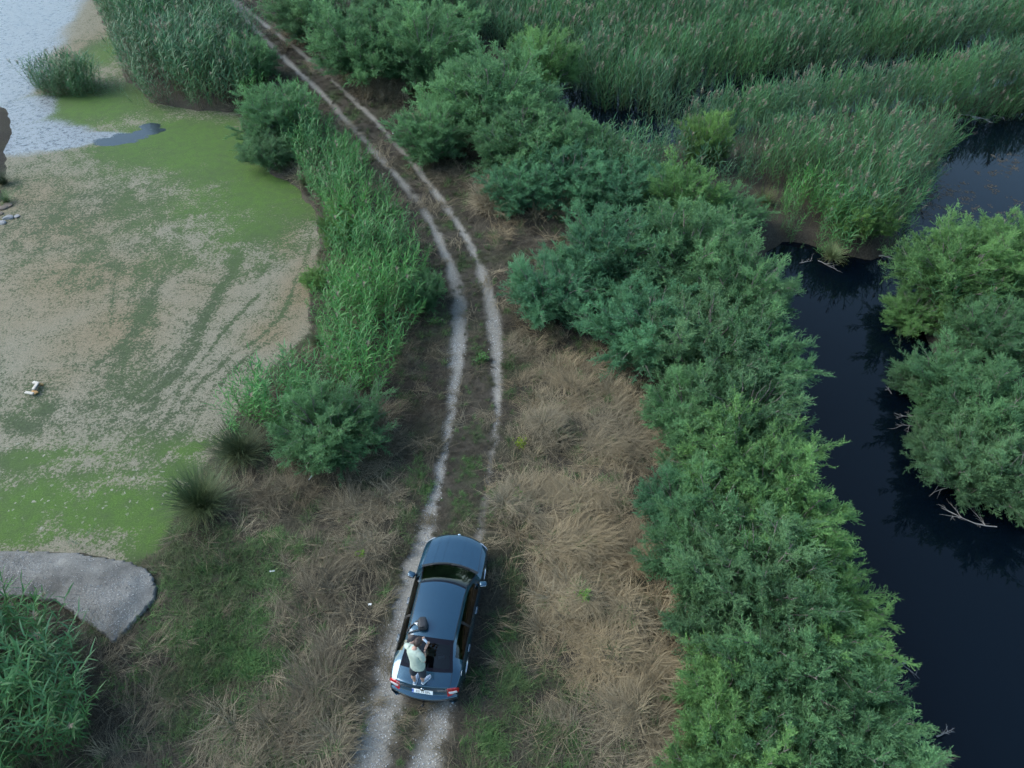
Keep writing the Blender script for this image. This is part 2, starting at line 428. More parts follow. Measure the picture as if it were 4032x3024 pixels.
# ------------------------------------------------------------------ water
def pond():
    px = axis(-32, -5, .13, 75, 1.10); py = axis(8, 46, .13, 110, 1.10)
    px = px[(px > -62) & (px < -3)]; py = py[(py > 6) & (py < 85)]
    X, Y = np.meshgrid(px, py)
    shore = poly_sd(POND, X, Y)
    n1 = fbm(X * .7, Y * .7, 101, 5); n2 = fbm(X * .25, Y * .25, 102, 4); n3 = fbm(X * 2.2, Y * 2.2, 103, 4)
    wx = X + (n2 - .5) * 2.0; wy = Y + (fbm(X * .25, Y * .25, 105, 4) - .5) * 2.0
    green = blobs([(430, 300, 6.0, 3.2, 1.1), (560, 380, 3.2, 4.2, 1.05), (600, 450, 2.2, 3.4, .9), (300, 330, 4, 2.0, .8), (500, 350, 3.0, 2.0), (200, 225, 5, 2.2, 1), (120, 215, 4, 1.6, .9),
        (400, 270, 5, 1.6), (230, 100, 1.6, 6, .7), (180, 110, 1.0, 5, .75), (250, 190, 2.5, 3, .9), (330, 420, 2, 2, .5),
        (30, 1060, 2.0, 1.6), (240, 1110, 2.2, 1.0), (330, 1090, 1.3, 1.2), (120, 1010, 2.0, .5, .75), (300, 1180, 1.4, .8), (0, 960, 2.5, .6, .85), (60, 880, 1.2, .5, .8),
        (420, 960, .8, .5, .7), (380, 1010, 1.2, .5, .8), (100, 850, .5, .5, .9), (150, 950, 1.5, .4, .6), (230, 1010, 2.5, .3, .5)], wx, wy)
    green = np.maximum(green, blobs([(260, 430, 7, 5, .42), (330, 520, 5, 4, .36), (150, 380, 6, 3, .34), (450, 470, 4, 4, .38), (250, 820, 5, 2, .32), (330, 930, 4, 2, .36)], wx, wy))
    # drag streaks through the crust
    def streak(pts, wd, wgt=.9):
        d = line_d(smooth_line(GP(pts, WATER_POND)), wx * .4 + X * .6, wy * .4 + Y * .6)
        return wgt * .9 * np.exp(-(d / (wd * .75)) ** 2)
    for pts, wd, wg in [([(560, 430), (540, 520), (500, 600), (440, 690), (400, 780), (330, 850)], .45, .75),
                        ([(420, 400), (390, 500), (350, 600), (300, 700), (270, 760), (240, 830)], .6, .55),
                        ([(520, 540), (470, 640), (420, 720), (350, 800), (300, 850)], .3, .65), ([(640, 460), (610, 520), (560, 600)], .25, .5),
                        ([(330, 520), (310, 620), (330, 700), (300, 790)], .35, .5), ([(280, 470), (300, 560), (280, 660)], .5, .4),
                        ([(500, 760), (430, 830), (380, 900), (300, 960)], .3, .6), ([(420, 700), (370, 800), (340, 880), (280, 960)], .25, .55),
                        ([(600, 720), (520, 780), (480, 830)], .2, .5), ([(680, 430), (680, 520), (660, 580)], .12, .6), ([(200, 840), (260, 820), (360, 740)], .2, .5),
                        ([(250, 900), (200, 960), (130, 1040)], .35, .5), ([(360, 420), (300, 520), (250, 600), (240, 700)], .2, .5), ([(480, 500), (420, 560), (330, 640), (280, 730), (200, 800)], .16, .6), ([(600, 560), (520, 600), (440, 620), (380, 600)], .12, .5), ([(560, 640), (480, 720), (400, 830), (360, 930)], .14, .6), ([(380, 480), (430, 560), (520, 610)], .12, .5), ([(300, 640), (380, 690), (450, 700)], .12, .45), ([(180, 620), (240, 650), (330, 660)], .15, .4), ([(640, 600), (610, 680), (540, 740), (430, 790)], .14, .5), ([(460, 860), (420, 920), (330, 1000)], .3, .55)]:
        green = np.maximum(green, streak(pts, wd, wg))
    green = np.clip(green * 1.0 + (n1 - .5) * .55 + (n3 - .5) * .25, 0, 1)
    tan = np.clip(blobs([(180, 600, 4.0, 3.0), (140, 480, 4.0, 3.0, .8), (60, 420, 3, 2.5, .9), (230, 700, 2.5, 2), (640, 620, 1.0, 2.5), (590, 700, 1.2, 1.0), (160, 780, 2, 1, .6),
        (150, 120, 1.6, 6, .9), (420, 620, 2, 2, .6), (190, 90, 1.0, 4, .7), (640, 500, .7, 2, .8), (40, 650, 3, 2, .6)], wx, wy) + (n1 - .5) * .5, 0, 1)
    # open water, rippled and bright, towards the far left, and a clear patch by the reeds
    op = [(0, 40), (70, 40), (0, 120), (60, 130), (0, 200), (30, 230), (20, 290), (60, 300), (110, 260), (140, 280), (70, 270)]
    openw = np.clip(blobs([(-60, -20, 7, 12), (40, 0, 4.5, 9), (0, 90, 4.0, 6), (60, 60, 2.2, 6), (10, 170, 2.8, 4), (30, 235, 2.2, 2.4), (45, 285, 2.8, 2.2), (100, 285, 2.6, 1.5), (150, 288, 2.2, 1.0, .95), (190, 284, 2.0, .7, .85)], wx, wy) * 1.15 + (n1 - .5) * .3, 0, 1)
    clear = np.clip(blobs([(245, 293, 1.5, .45), (275, 284, 1.2, .5), (310, 275, 1.0, .35), (320, 262, .8, .5, .9), (340, 270, .5, .3), (230, 300, 1.0, .25, .8)], X, Y) + (n3 - .5) * .35, 0, 1)
    vivid = np.clip(blobs([(430, 300, 7, 4, 1.2), (560, 380, 5, 6.5, 1.1), (300, 260, 6, 2.5), (200, 225, 7, 3), (230, 110, 2, 9), (60, 1080, 4, 2, 1.2), (250, 1120, 3.5, 1.6, 1.2), (350, 1080, 2, 2, 1.2), (150, 960, 3.5, 1, .8), (420, 970, 1.5, 1)], wx, wy) + (n1 - .5) * .5, 0, 1)
    flake = np.clip(blobs([(120, 1080, 2.5, 1.2), (300, 1040, 2.5, 1.0), (60, 950, 3, 1, .8), (400, 1000, 1.2, .8, .8), (240, 900, 2, 1, .6)], X, Y) + (n1 - .5) * .5, 0, 1)
    Vp = np.stack([X.ravel(), Y.ravel(), np.full(X.size, WATER_POND)], 1)
    ii = np.arange(X.size).reshape(X.shape)
    F = np.stack([ii[:-1, :-1], ii[:-1, 1:], ii[1:, 1:], ii[1:, :-1]], -1).reshape(-1, 4)
    F = F[(shore.ravel()[F] < 1.6).any(1)]
    used = np.unique(F); rm = np.zeros(X.size, np.int64); rm[used] = np.arange(len(used))
    m, n, l, b, o = mat_new('pond_algae')
    tc = n.new('ShaderNodeTexCoord')
    def noise(scale, det=6, rough=.6):
        t = n.new('ShaderNodeTexNoise'); t.inputs['Scale'].default_value = scale; t.inputs['Detail'].default_value = det; t.inputs['Roughness'].default_value = rough
        l.new(tc.outputs['Object'], t.inputs['Vector']); return t.outputs[0]
    def attr(name):
        a = n.new('ShaderNodeAttribute'); a.attribute_name = name; return a.outputs['Fac']
    def ramp(v, stops):
        r = n.new('ShaderNodeValToRGB'); l.new(v, r.inputs[0]); e = r.color_ramp.elements
        while len(e) < len(stops): e.new(0.5)
        for k, (p, c) in enumerate(stops): e[k].position = p; e[k].color = (*c, 1)
        return r.outputs[0]
    def mix(fac, A, B):
        x = n.new('ShaderNodeMix'); x.data_type = 'RGBA'; l.new(fac, x.inputs['Factor']); l.new(A, x.inputs['A']); l.new(B, x.inputs['B']); return x.outputs['Result']
    def broken(a, nz, gain, lo, hi):
        x = n.new('ShaderNodeMath'); x.operation = 'MULTIPLY_ADD'; l.new(nz, x.inputs[0]); x.inputs[1].default_value = gain
        y = n.new('ShaderNodeMath'); y.operation = 'SUBTRACT'; l.new(a, y.inputs[0]); y.inputs[1].default_value = gain * .5; l.new(y.outputs[0], x.inputs[2])
        r = n.new('ShaderNodeMapRange'); r.inputs['From Min'].default_value = lo; r.inputs['From Max'].default_value = hi; l.new(x.outputs[0], r.inputs['Value']); return r.outputs[0]
    vo = n.new('ShaderNodeTexVoronoi'); vo.inputs['Scale'].default_value = 16; vo.inputs['Randomness'].default_value = 1
    nzv = n.new('ShaderNodeTexNoise'); nzv.inputs['Scale'].default_value = 6; l.new(tc.outputs['Object'], nzv.inputs['Vector'])
    vm = n.new('ShaderNodeMix'); vm.data_type = 'VECTOR'; vm.inputs['Factor'].default_value = .15; l.new(tc.outputs['Object'], vm.inputs['A']); l.new(nzv.outputs['Color'], vm.inputs['B'])
    l.new(vm.outputs['Result'], vo.inputs['Vector'])
    flake_c = mix(attr('tan'), ramp(noise(24, 6, .7), [(.32, (.092, .086, .060)), (.5, (.160, .148, .108)), (.70, (.245, .228, .175))]), ramp(noise(24, 6, .7), [(.32, (.092, .072, .043)), (.5, (.152, .122, .076)), (.70, (.22, .182, .118))]))
    grn = ramp(noise(20, 9, .8), [(.28, (.013, .033, .006)), (.48, (.046, .098, .015)), (.75, (.108, .172, .038))])
    drk = ramp(noise(12, 8, .8), [(.3, (.018, .030, .014)), (.7, (.058, .080, .036))])
    vd = n.new('ShaderNodeMath'); vd.operation = 'MULTIPLY_ADD'; vd.use_clamp = True; l.new(noise(2.6, 9, .75), vd.inputs[0]); vd.inputs[1].default_value = 2.2; vd.inputs[2].default_value = -.30
    vv = n.new('ShaderNodeMath'); vv.operation = 'MULTIPLY'; l.new(vd.outputs[0], vv.inputs[0]); l.new(attr('vivid'), vv.inputs[1])
    base_c = mix(vv.outputs[0], drk, grn)
    md = n.new('ShaderNodeMath'); md.operation = 'MULTIPLY_ADD'; l.new(noise(1.7, 10, .74), md.inputs[0]); md.inputs[1].default_value = 1.3; md.inputs[2].default_value = -.65
    cv = n.new('ShaderNodeMath'); cv.operation = 'MULTIPLY_ADD'; l.new(attr('green'), cv.inputs[0]); cv.inputs[1].default_value = -.72; cv.inputs[2].default_value = .72
    ca = n.new('ShaderNodeMath'); ca.operation = 'ADD'; l.new(md.outputs[0], ca.inputs[0]); l.new(cv.outputs[0], ca.inputs[1])
    th = n.new('ShaderNodeMapRange'); th.clamp = False; th.inputs['From Min'].default_value = .30; th.inputs['From Max'].default_value = .70; l.new(noise(11, 9, .78), th.inputs['Value'])
    df = n.new('ShaderNodeMath'); df.operation = 'SUBTRACT'; l.new(ca.outputs[0], df.inputs[0]); l.new(th.outputs[0], df.inputs[1])
    fc = n.new('ShaderNodeMapRange'); fc.inputs['From Min'].default_value = -.10; fc.inputs['From Max'].default_value = .14; l.new(df.outputs[0], fc.inputs['Value'])
    c = mix(fc.outputs[0], base_c, flake_c)
    # floating flakes of dried scum on the green
    fl = n.new('ShaderNodeMapRange'); fl.inputs['From Min'].default_value = .86; fl.inputs['From Max'].default_value = .92
    l.new(vo.outputs['Color'], fl.inputs['Value'])
    flc = ramp(noise(30, 5), [(.3, (.14, .14, .10)), (.7, (.26, .26, .21))])
    fm = n.new('ShaderNodeMath'); fm.operation = 'MULTIPLY'; l.new(fl.outputs[0], fm.inputs[0]); l.new(broken(attr('flake'), noise(6, 6, .7), .8, .35, .65), fm.inputs[1])
    c = mix(fm.outputs[0], c, flc)
    l.new(c, b.inputs['Base Color']); b.inputs['Roughness'].default_value = .85; b.inputs['Specular IOR Level'].default_value = .25
    bp = n.new('ShaderNodeBump'); bp.inputs['Strength'].default_value = .6; bp.inputs['Distance'].default_value = .02
    l.new(noise(28, 8, .75), bp.inputs['Height']); l.new(bp.outputs[0], b.inputs['Normal'])
    # rippled open water with floating bits
    wtr = n.new('ShaderNodeBsdfPrincipled'); wtr.inputs['Base Color'].default_value = (.02, .03, .035, 1); wtr.inputs['Roughness'].default_value = .06; wtr.inputs['IOR'].default_value = 1.33
    scum = n.new('ShaderNodeBsdfPrincipled'); scum.inputs['Roughness'].default_value = .45
    l.new(ramp(noise(13, 9, .8), [(.36, (.06, .055, .042)), (.46, (.135, .152, .165)), (.72, (.24, .272, .295))]), scum.inputs['Base Color'])
    bp2 = n.new('ShaderNodeBump'); bp2.inputs['Strength'].default_value = .25; bp2.inputs['Distance'].default_value = .02
    l.new(noise(7, 3), bp2.inputs['Height']); l.new(bp2.outputs[0], wtr.inputs['Normal'])
    sw = n.new('ShaderNodeMixShader'); sr = n.new('ShaderNodeMapRange'); sr.inputs['From Min'].default_value = .36; sr.inputs['From Max'].default_value = .50
    l.new(noise(5, 9, .75), sr.inputs['Value']); l.new(sr.outputs[0], sw.inputs[0]); l.new(wtr.outputs[0], sw.inputs[1]); l.new(scum.outputs[0], sw.inputs[2])
    ms = n.new('ShaderNodeMixShader'); l.new(broken(attr('openw'), noise(10, 8, .75), .9, .38, .62), ms.inputs[0]); l.new(b.outputs[0], ms.inputs[1]); l.new(sw.outputs[0], ms.inputs[2])
    m2 = n.new('ShaderNodeMixShader'); l.new(broken(attr('clear'), noise(8, 6, .7), .5, .40, .52), m2.inputs[0]); l.new(ms.outputs[0], m2.inputs[1]); l.new(wtr.outputs[0], m2.inputs[2])
    l.new(m2.outputs[0], o.inputs['Surface'])
    me = np_mesh('pond', Vp[used], rm[F], m, True)
    for k, a_ in (('green', green), ('tan', tan), ('openw', openw), ('clear', clear), ('flake', flake), ('vivid', vivid)):
        at = me.attributes.new(k, 'FLOAT', 'POINT'); at.data.foreach_set('value', a_.ravel()[used].astype(np.float32))
    tag(obj('pond', me), 'shallow pond covered in green algae and pale dried scum', kind='structure')
pond()

def channel():
    m, n, l, b, o = mat_new('channel_water')
    b.inputs['Base Color'].default_value = (.001, .003, .006, 1); b.inputs['Roughness'].default_value = .02; b.inputs['IOR'].default_value = 1.33; b.inputs['Specular IOR Level'].default_value = .40
    tc = n.new('ShaderNodeTexCoord'); t = n.new('ShaderNodeTexNoise'); t.inputs['Scale'].default_value = 1.2; t.inputs['Detail'].default_value = 2
    l.new(tc.outputs['Object'], t.inputs['Vector'])
    bp = n.new('ShaderNodeBump'); bp.inputs['Strength'].default_value = .03; bp.inputs['Distance'].default_value = .05
    l.new(t.outputs[0], bp.inputs['Height']); l.new(bp.outputs[0], b.inputs['Normal'])
    P = GP([(1600, 1900), (1500, 1300), (1500, 600), (1300, 480), (900, 60)], WATER_CH)
    pts = [(p[0], p[1], WATER_CH) for p in P] + [(-2, 120, WATER_CH), (90, 120, WATER_CH), (90, 1, WATER_CH), (8, 1, WATER_CH)]
    tag(obj('channel_water', new_mesh('channel_water', pts, [tuple(range(len(pts)))], m)), 'still dark water of the channel reflecting sky and reeds', kind='structure')
channel()

# ------------------------------------------------------------------ plant meshes
def set_shade(me, vals):
    a = me.attributes.new('shade', 'FLOAT', 'POINT'); a.data.foreach_set('value', np.asarray(vals, np.float32))
def unit(v): return v / (np.linalg.norm(v, axis=-1, keepdims=True) + 1e-9)

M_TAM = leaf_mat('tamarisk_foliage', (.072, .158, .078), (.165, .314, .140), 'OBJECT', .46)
M_BARK = simple('tamarisk_bark', (.17, .155, .14), .9, noise=.4, nscale=20)
M_DEAD = simple('dead_wood', (.22, .21, .20), .85, noise=.3, nscale=14)

def tamarisk_meshes(seed, stems=26, spread=1.0):
    """Feathery bush about 1.75 m in radius and 3 m tall: arching stems, side shoots and sprays of scale leaves."""
    rng = np.random.default_rng(seed)
    bark = MB(); SP = []; SD = []; SL = []; SS = []
    lobes = [(unit(np.array([math.cos(a), math.sin(a), 0]) * rng.uniform(.35, 1.0) + np.array([0, 0, rng.uniform(.05, 1.0)])), rng.uniform(.5, 1.0), rng.uniform(-.1, .8)) for a in np.arange(9) * 2.4 + rng.uniform(0, 6)]
    for i in range(stems):
        az = 2.39996 * i + rng.uniform(-.3, .3)
        th = math.acos(1 - (i + .5) / stems * 1.12) * spread                    # dome: tips spread evenly over the crown
        out = np.array([math.cos(az), math.sin(az), 0]); nd_ = np.array([math.sin(th) * math.cos(az), math.sin(th) * math.sin(az), math.cos(th)])
        lw_ = [math.exp(-(1 - nd_.dot(L_)) / .10) * g_ for L_, g_, _ in lobes]; kb = int(np.argmax(lw_))
        rr_ = .70 + .46 * max(lw_) + rng.uniform(-.06, .06); nd_ = unit(nd_ + .45 * lobes[kb][0] * lw_[kb])
        end = np.array([nd_[0] * 1.6 * rr_, nd_[1] * 1.6 * rr_, .75 + 1.95 * nd_[2] * rr_])
        base = out * rng.uniform(0, .25); mid_ = base * .4 + end * .42 + np.array([0, 0, .32])
        pts = []
        for k in range(7):
            t = k / 6
            pts.append(base * (1 - t) ** 2 + mid_ * 2 * t * (1 - t) + end * t * t + rng.normal(0, .04, 3) * t)
        P = np.array(pts)
        bark.tube([tuple(p) for p in P], [.03 * (1 - .85 * k / 6) + .004 for k in range(7)], 4, False)
        tone = lobes[kb][2] * min(1, lw_[kb] * 1.3) + rng.uniform(-.1, .25)
        nsec = 20
        for s in range(nsec):
            t = .22 + .78 * (s + rng.uniform(0, 1)) / nsec
            k = min(int(t * 6), 5); q = P[k] + (P[k + 1] - P[k]) * (t * 6 - k)
            ax = unit(P[k + 1] - P[k])
            rd = unit(rng.normal(0, 1, 3)); rd = unit(rd - ax * rd.dot(ax))
            dirn = unit(ax * .55 + rd * .75 + out * .25 + np.array([0, 0, .45]))
            l2 = rng.uniform(.34, .80) * (1.1 - .25 * t)
            e = q + dirn * l2 + np.array([0, 0, -.08 * l2])
            if s % 3 == 0: bark.tube([tuple(q), tuple((q + e) / 2 + [0, 0, .03]), tuple(e)], [.010, .006, .003], 3, False)
            nsp = 19
            tt = rng.uniform(.12, 1.0, nsp)
            sp = q + (e - q) * tt[:, None] + rng.normal(0, .02, (nsp, 3))
            rr = unit(rng.normal(0, 1, (nsp, 3)))
            sdv = unit(dirn * .75 + rr * .62 + np.array([0, 0, .28]))
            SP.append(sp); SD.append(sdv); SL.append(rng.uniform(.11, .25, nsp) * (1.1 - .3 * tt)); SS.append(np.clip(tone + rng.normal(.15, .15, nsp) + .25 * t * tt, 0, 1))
    for k in range(9):                                   # bare grey twigs showing through the crown
        a_ = rng.uniform(0, 6.28); t_ = rng.uniform(.2, 1.3); d_ = np.array([math.sin(t_) * math.cos(a_) * 1.55, math.sin(t_) * math.sin(a_) * 1.55, .7 + 1.85 * math.cos(t_)])
        m_ = d_ * .6 + np.array([0, 0, .25]); bark.tube([tuple(m_), tuple((m_ + d_) / 2 + rng.normal(0, .06, 3)), tuple(d_ + rng.normal(0, .08, 3))], [.014, .010, .004], 4, False)
    SP = np.vstack(SP); SD = np.vstack(SD); SL = np.hstack(SL); SS = np.hstack(SS)
    n = len(SP); nl = 12
    # leaflets along each spray, thin triangles swept forward
    tt = np.tile((np.arange(nl) + .5) / nl, (n, 1)) + rng.uniform(-.06, .06, (n, nl))
    rr = unit(rng.normal(0, 1, (n, nl, 3)))
    D = SD[:, None, :]
    ld = unit(D * .85 + rr * .75)
    p0 = SP[:, None, :] + D * (tt * SL[:, None])[..., None]
    ll = (SL[:, None] * rng.uniform(.26, .46, (n, nl)))[..., None]
    side = unit(np.cross(ld, unit(rng.normal(0, 1, (n, nl, 3)))))
    wd = rng.uniform(.005, .009, (n, nl, 1))
    a = p0 + side * wd; b = p0 - side * wd; c = p0 + ld * ll
    V1 = np.stack([a, b, c], 2).reshape(-1, 3)
    s1 = np.repeat(SS, nl * 3)
    # axis of the spray
    sd2 = unit(np.cross(SD, unit(rng.normal(0, 1, (n, 3)))))
    V2 = np.stack([SP + sd2 * .006, SP - sd2 * .006, SP + SD * SL[:, None]], 1).reshape(-1, 3)
    Vv = np.vstack([V1, V2]); Fv = np.arange(len(Vv)).reshape(-1, 3)
    cr = np_mesh('tamarisk_crown', Vv, Fv, M_TAM)
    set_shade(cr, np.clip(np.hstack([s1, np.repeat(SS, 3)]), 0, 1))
    return cr, bark.mesh('tamarisk_stems', M_BARK)

TAM = [tamarisk_meshes(11, 36, 1.0), tamarisk_meshes(12, 36, 1.04), tamarisk_meshes(13, 34, .96), tamarisk_meshes(14, 36, 1.0)]

CG, CB, CY, CM, CL = (.95, 1.0, .95), (.82, .98, 1.08), (1.2, 1.12, .72), (.98, .96, .98), (1.15, 1.15, .85)
ROWC = 'tamarisk bushes between the straw meadow and the channel'
ROWM = 'tamarisk bushes beside the bend of the track'
ROWI = 'tamarisk bushes on the far bank of the channel'
ROWL = 'tamarisk bushes on the pond side of the track'
BUSHES = [  # survey x, y of the crown's middle, radius, height, tint, label, group
 (1195, 605, 1.7, 2.6, CB, 'blue-green tamarisk closest to the track bend, leftmost of the channel row', ROWC),
 (1322, 520, 2.1, 3.1, CB, 'blue-green tamarisk behind the channel row, above the leftmost one', ROWC),
 (1490, 520, 2.4, 3.5, CG, 'large pale feathery tamarisk at the top of the channel row', ROWC),
 (1600, 620, 2.0, 3.2, CG, 'tamarisk overhanging the inner corner of the dark pool', ROWC),
 (1400, 690, 1.9, 2.8, CB, 'blue-green tamarisk directly above the big straw mound', ROWC),
 (1530, 730, 2.2, 3.2, CM, 'big grey-green tamarisk with thin reeds in front of it', ROWC),
 (1628, 760, 1.7, 3.0, CG, 'tamarisk reaching furthest over the narrow upper channel', ROWC),
 (1500, 870, 1.5, 2.4, CG, 'low tamarisk right of the straw mound, in the middle of the row', ROWC),
 (1612, 880, 1.9, 3.0, CM, 'rounded tamarisk on the bank where the channel starts to widen', ROWC),
 (1540, 985, 1.4, 2.2, CG, 'small tamarisk touching the tip of the upper straw mound', ROWC),
 (1625, 1000, 2.0, 3.0, CL, 'bright yellowish-green tamarisk on the bank opposite the dead branches', ROWC),
 (1470, 1075, 1.2, 1.8, CB, 'low bluish tamarisk poking left into the straw', ROWC),
 (1590, 1110, 1.8, 2.8, CG, 'mid-green tamarisk right of the car-side straw mound', ROWC),
 (1700, 1110, 1.8, 2.8, CL, 'light green tamarisk fringing the water right of the car-side straw', ROWC),
 (1540, 1200, 1.5, 2.4, CG, 'tamarisk level with the car windscreen, at the edge of the straw', ROWC),
 (1645, 1250, 2.0, 3.0, CM, 'large dull green tamarisk level with the car roof', ROWC),
 (1770, 1260, 1.4, 2.4, CL, 'olive tipped tamarisk leaning over water level with the car roof', ROWC),
 (1592, 1340, 1.4, 2.2, CM, 'dark open tamarisk with shaded gaps level with the rear window', ROWC),
 (1720, 1390, 1.8, 2.8, CG, 'tamarisk with bare twigs level with the standing person', ROWC),
 (1808, 1400, 1.3, 2.2, CL, 'olive tamarisk at the bank with grey twigs over the water', ROWC),
 (1592, 1490, 1.3, 2.2, CL, 'vivid green tamarisk nearest the lower straw meadow', ROWC),
 (1700, 1520, 1.6, 2.6, CG, 'green tamarisk second up from the bottom edge', ROWC),
 (1845, 1560, 1.6, 2.4, CG, 'broad tamarisk over the water near the bottom edge', ROWC),
 (1602, 1640, 1.4, 2.4, CL, 'bright tamarisk cut by the bottom edge beside the straw', ROWC),
 (1700, 1670, 1.5, 2.4, CG, 'tamarisk cut by the bottom edge in the middle of the row', ROWC),
 (1880, 1690, 1.5, 2.2, CG, 'tamarisk cut by the bottom edge at the water side', ROWC),
 (1060, 185, 3.0, 4.4, CG, 'tallest rounded tamarisk right of the distant track', ROWM),
 (930, 275, 1.7, 2.8, CG, 'small tamarisk at the track edge left of the tallest one', ROWM),
 (1130, 290, 2.3, 3.4, CG, 'dense tamarisk behind the upright dry grass tufts', ROWM),
 (1165, 115, 2.0, 3.6, CL, 'tamarisk with a flat light top in front of the far reeds', ROWM),
 (770, 75, 2.7, 4.4, CG, 'tall tamarisk near the top edge beside the far track', ROWM),
 (920, 80, 2.8, 4.6, CG, 'tall tamarisk near the top edge touching the dark reed gap', ROWM),
 (665, 0, 2.2, 4.0, CM, 'dark tamarisk cut by the top edge above the far dry grass', ROWM),
 (850, -10, 2.6, 4.2, CM, 'tamarisk behind the tall pair, cut by the top edge', ROWM),
 (960, 0, 2.2, 4.0, CM, 'shaded tamarisk behind the tall pair near the reed gap', ROWM),
 (1120, 396, 1.4, 2.2, CB, 'low bluish tamarisk just above the upright dry grass tufts', ROWM),
 (1225, 368, 1.7, 2.7, CB, 'bluish tamarisk mixed with reeds left of the middle clearing', ROWM),
 (1345, 392, 1.7, 2.4, CB, 'dark bluish tamarisk mixed with reeds above the middle clearing', ROWM),
 (1205, 285, 1.9, 3.0, CG, 'tamarisk right of the dense one, its back to the black ditch', ROWM),
 (1290, 325, 1.5, 2.3, CG, 'green tamarisk in front of the black ditch among dark reeds', ROWM),
 (1410, 385, 1.3, 2.0, CB, 'low tamarisk left of the upright one by the mud patch', ROWM),
 (1480, 405, 1.5, 3.0, CL, 'upright tamarisk standing in front of the brown mud patch', ROWM),
 (1585, 450, 1.3, 1.9, CG, 'low tamarisk left of the yellowish reeds by the dark pool', ROWM),
 (1530, 290, 1.2, 2.6, CY, 'yellow-green tamarisk among the reeds by the black ditch', ROWM),
 (1875, 455, 1.2, 2.0, CY, 'yellow-green tamarisk leaning over the pool on a pale trunk', ROWM),
 (592, 228, 1.9, 2.8, CG, 'light green tamarisk at the upper end of the pond side hedge', ROWL),
 (575, 310, 1.2, 1.8, CM, 'low dark tamarisk over the algae below the upper hedge end', ROWL),
 (700, 905, 1.65, 2.3, CG, 'rounded green tamarisk at the near end of the pond side hedge', ROWL),
 (905, 615, .85, 1.8, CG, 'tamarisk pushing against the left rut at the bend', ROWL),
 (735, 480, .9, 1.7, CY, 'yellow-green tamarisk among the reeds at the algae edge', ROWL),
 (680, 590, .6, .9, CY, 'smallest tamarisk, low at the algae edge under the hedge', ROWL),
 (535, 118, 1.5, 2.6, CG, 'tamarisk between the upper pond reeds and the far track', ROWL),
 (1995, 640, 1.1, 1.5, CL, 'small light green tamarisk at the narrows, left end of the far bank', ROWI),
 (2150, 700, 1.5, 2.2, CG, 'tamarisk standing among the reeds in the middle of the far bank', ROWI),
 (2010, 800, .9, 1.2, CM, 'low dull tamarisk under the far bank reeds at the water', ROWI),
 (2080, 560, 2.1, 2.8, CL, 'wide light green tamarisk at the top of the far bank', ROWI),
 (2210, 540, 2.0, 3.0, CL, 'tamarisk cut by the right edge at the top of the far bank', ROWI),
 (2085, 790, 1.5, 2.4, CG, 'green tamarisk below the far bank reeds', ROWI),
 (2180, 850, 1.7, 2.8, CG, 'tamarisk cut by the right edge below the far bank reeds', ROWI),
 (2120, 960, 1.4, 2.2, CM, 'dull tamarisk above the dead branches on the far bank', ROWI),
 (2230, 985, 1.6, 2.6, CM, 'lowest tamarisk at the right edge above the dark water', ROWI),
 (2045, 925, .9, 1.3, CM, 'small tamarisk low over the water among dead branches', ROWI),
]
rng_b = np.random.default_rng(5)
BUSH_XY = []
for i, (dx, dy, r_, h_, tint, lab, grp) in enumerate(BUSHES):
    r_ *= 1.24; h_ *= 1.10
    bx, by = G(dx, dy, h_ * .55)
    gz = float(height(np.array([bx]), np.array([by]))[0])
    gz = max(gz, -.5)
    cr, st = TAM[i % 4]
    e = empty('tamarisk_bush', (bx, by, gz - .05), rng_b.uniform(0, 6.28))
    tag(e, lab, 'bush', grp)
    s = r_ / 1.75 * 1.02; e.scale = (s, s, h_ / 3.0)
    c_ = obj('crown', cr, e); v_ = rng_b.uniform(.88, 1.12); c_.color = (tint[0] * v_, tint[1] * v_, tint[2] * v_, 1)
    obj('stems', st, e)
    BUSH_XY.append((bx, by, r_))

# ------------------------------------------------------------------ scatter set-up (stuff only)
def scatter_group(name, coll):
    ng = bpy.data.node_groups.new(name, 'GeometryNodeTree')
    ng.is_modifier = True
    ng.interface.new_socket('Geometry', in_out='INPUT', socket_type='NodeSocketGeometry')
    ng.interface.new_socket('Geometry', in_out='OUTPUT', socket_type='NodeSocketGeometry')
    N = ng.nodes; Lk = ng.links
    gi = N.new('NodeGroupInput'); go = N.new('NodeGroupOutput')
    ci = N.new('GeometryNodeCollectionInfo'); ci.inputs[0].default_value = coll
    ci.inputs['Separate Children'].default_value = True; ci.inputs['Reset Children'].default_value = True
    ip = N.new('GeometryNodeInstanceOnPoints'); ip.inputs['Pick Instance'].default_value = True
    def na(nm, ty):
        a = N.new('GeometryNodeInputNamedAttribute'); a.data_type = ty; a.inputs['Name'].default_value = nm; return a.outputs['Attribute']
    Lk.new(gi.outputs[0], ip.inputs['Points']); Lk.new(ci.outputs[0], ip.inputs['Instance'])
    Lk.new(na('idx', 'INT'), ip.inputs['Instance Index'])
    er = N.new('FunctionNodeEulerToRotation'); Lk.new(na('rot', 'FLOAT_VECTOR'), er.inputs[0]); Lk.new(er.outputs[0], ip.inputs['Rotation'])
    Lk.new(na('scl', 'FLOAT_VECTOR'), ip.inputs['Scale'])
    Lk.new(ip.outputs[0], go.inputs[0])
    return ng
def variant_coll(name, meshes):
    c = bpy.data.collections.new(name)
    for i, me in enumerate(meshes):
        o = bpy.data.objects.new('%s_%02d' % (name, i), me); c.objects.link(o)
    return c
GROUPS = {}
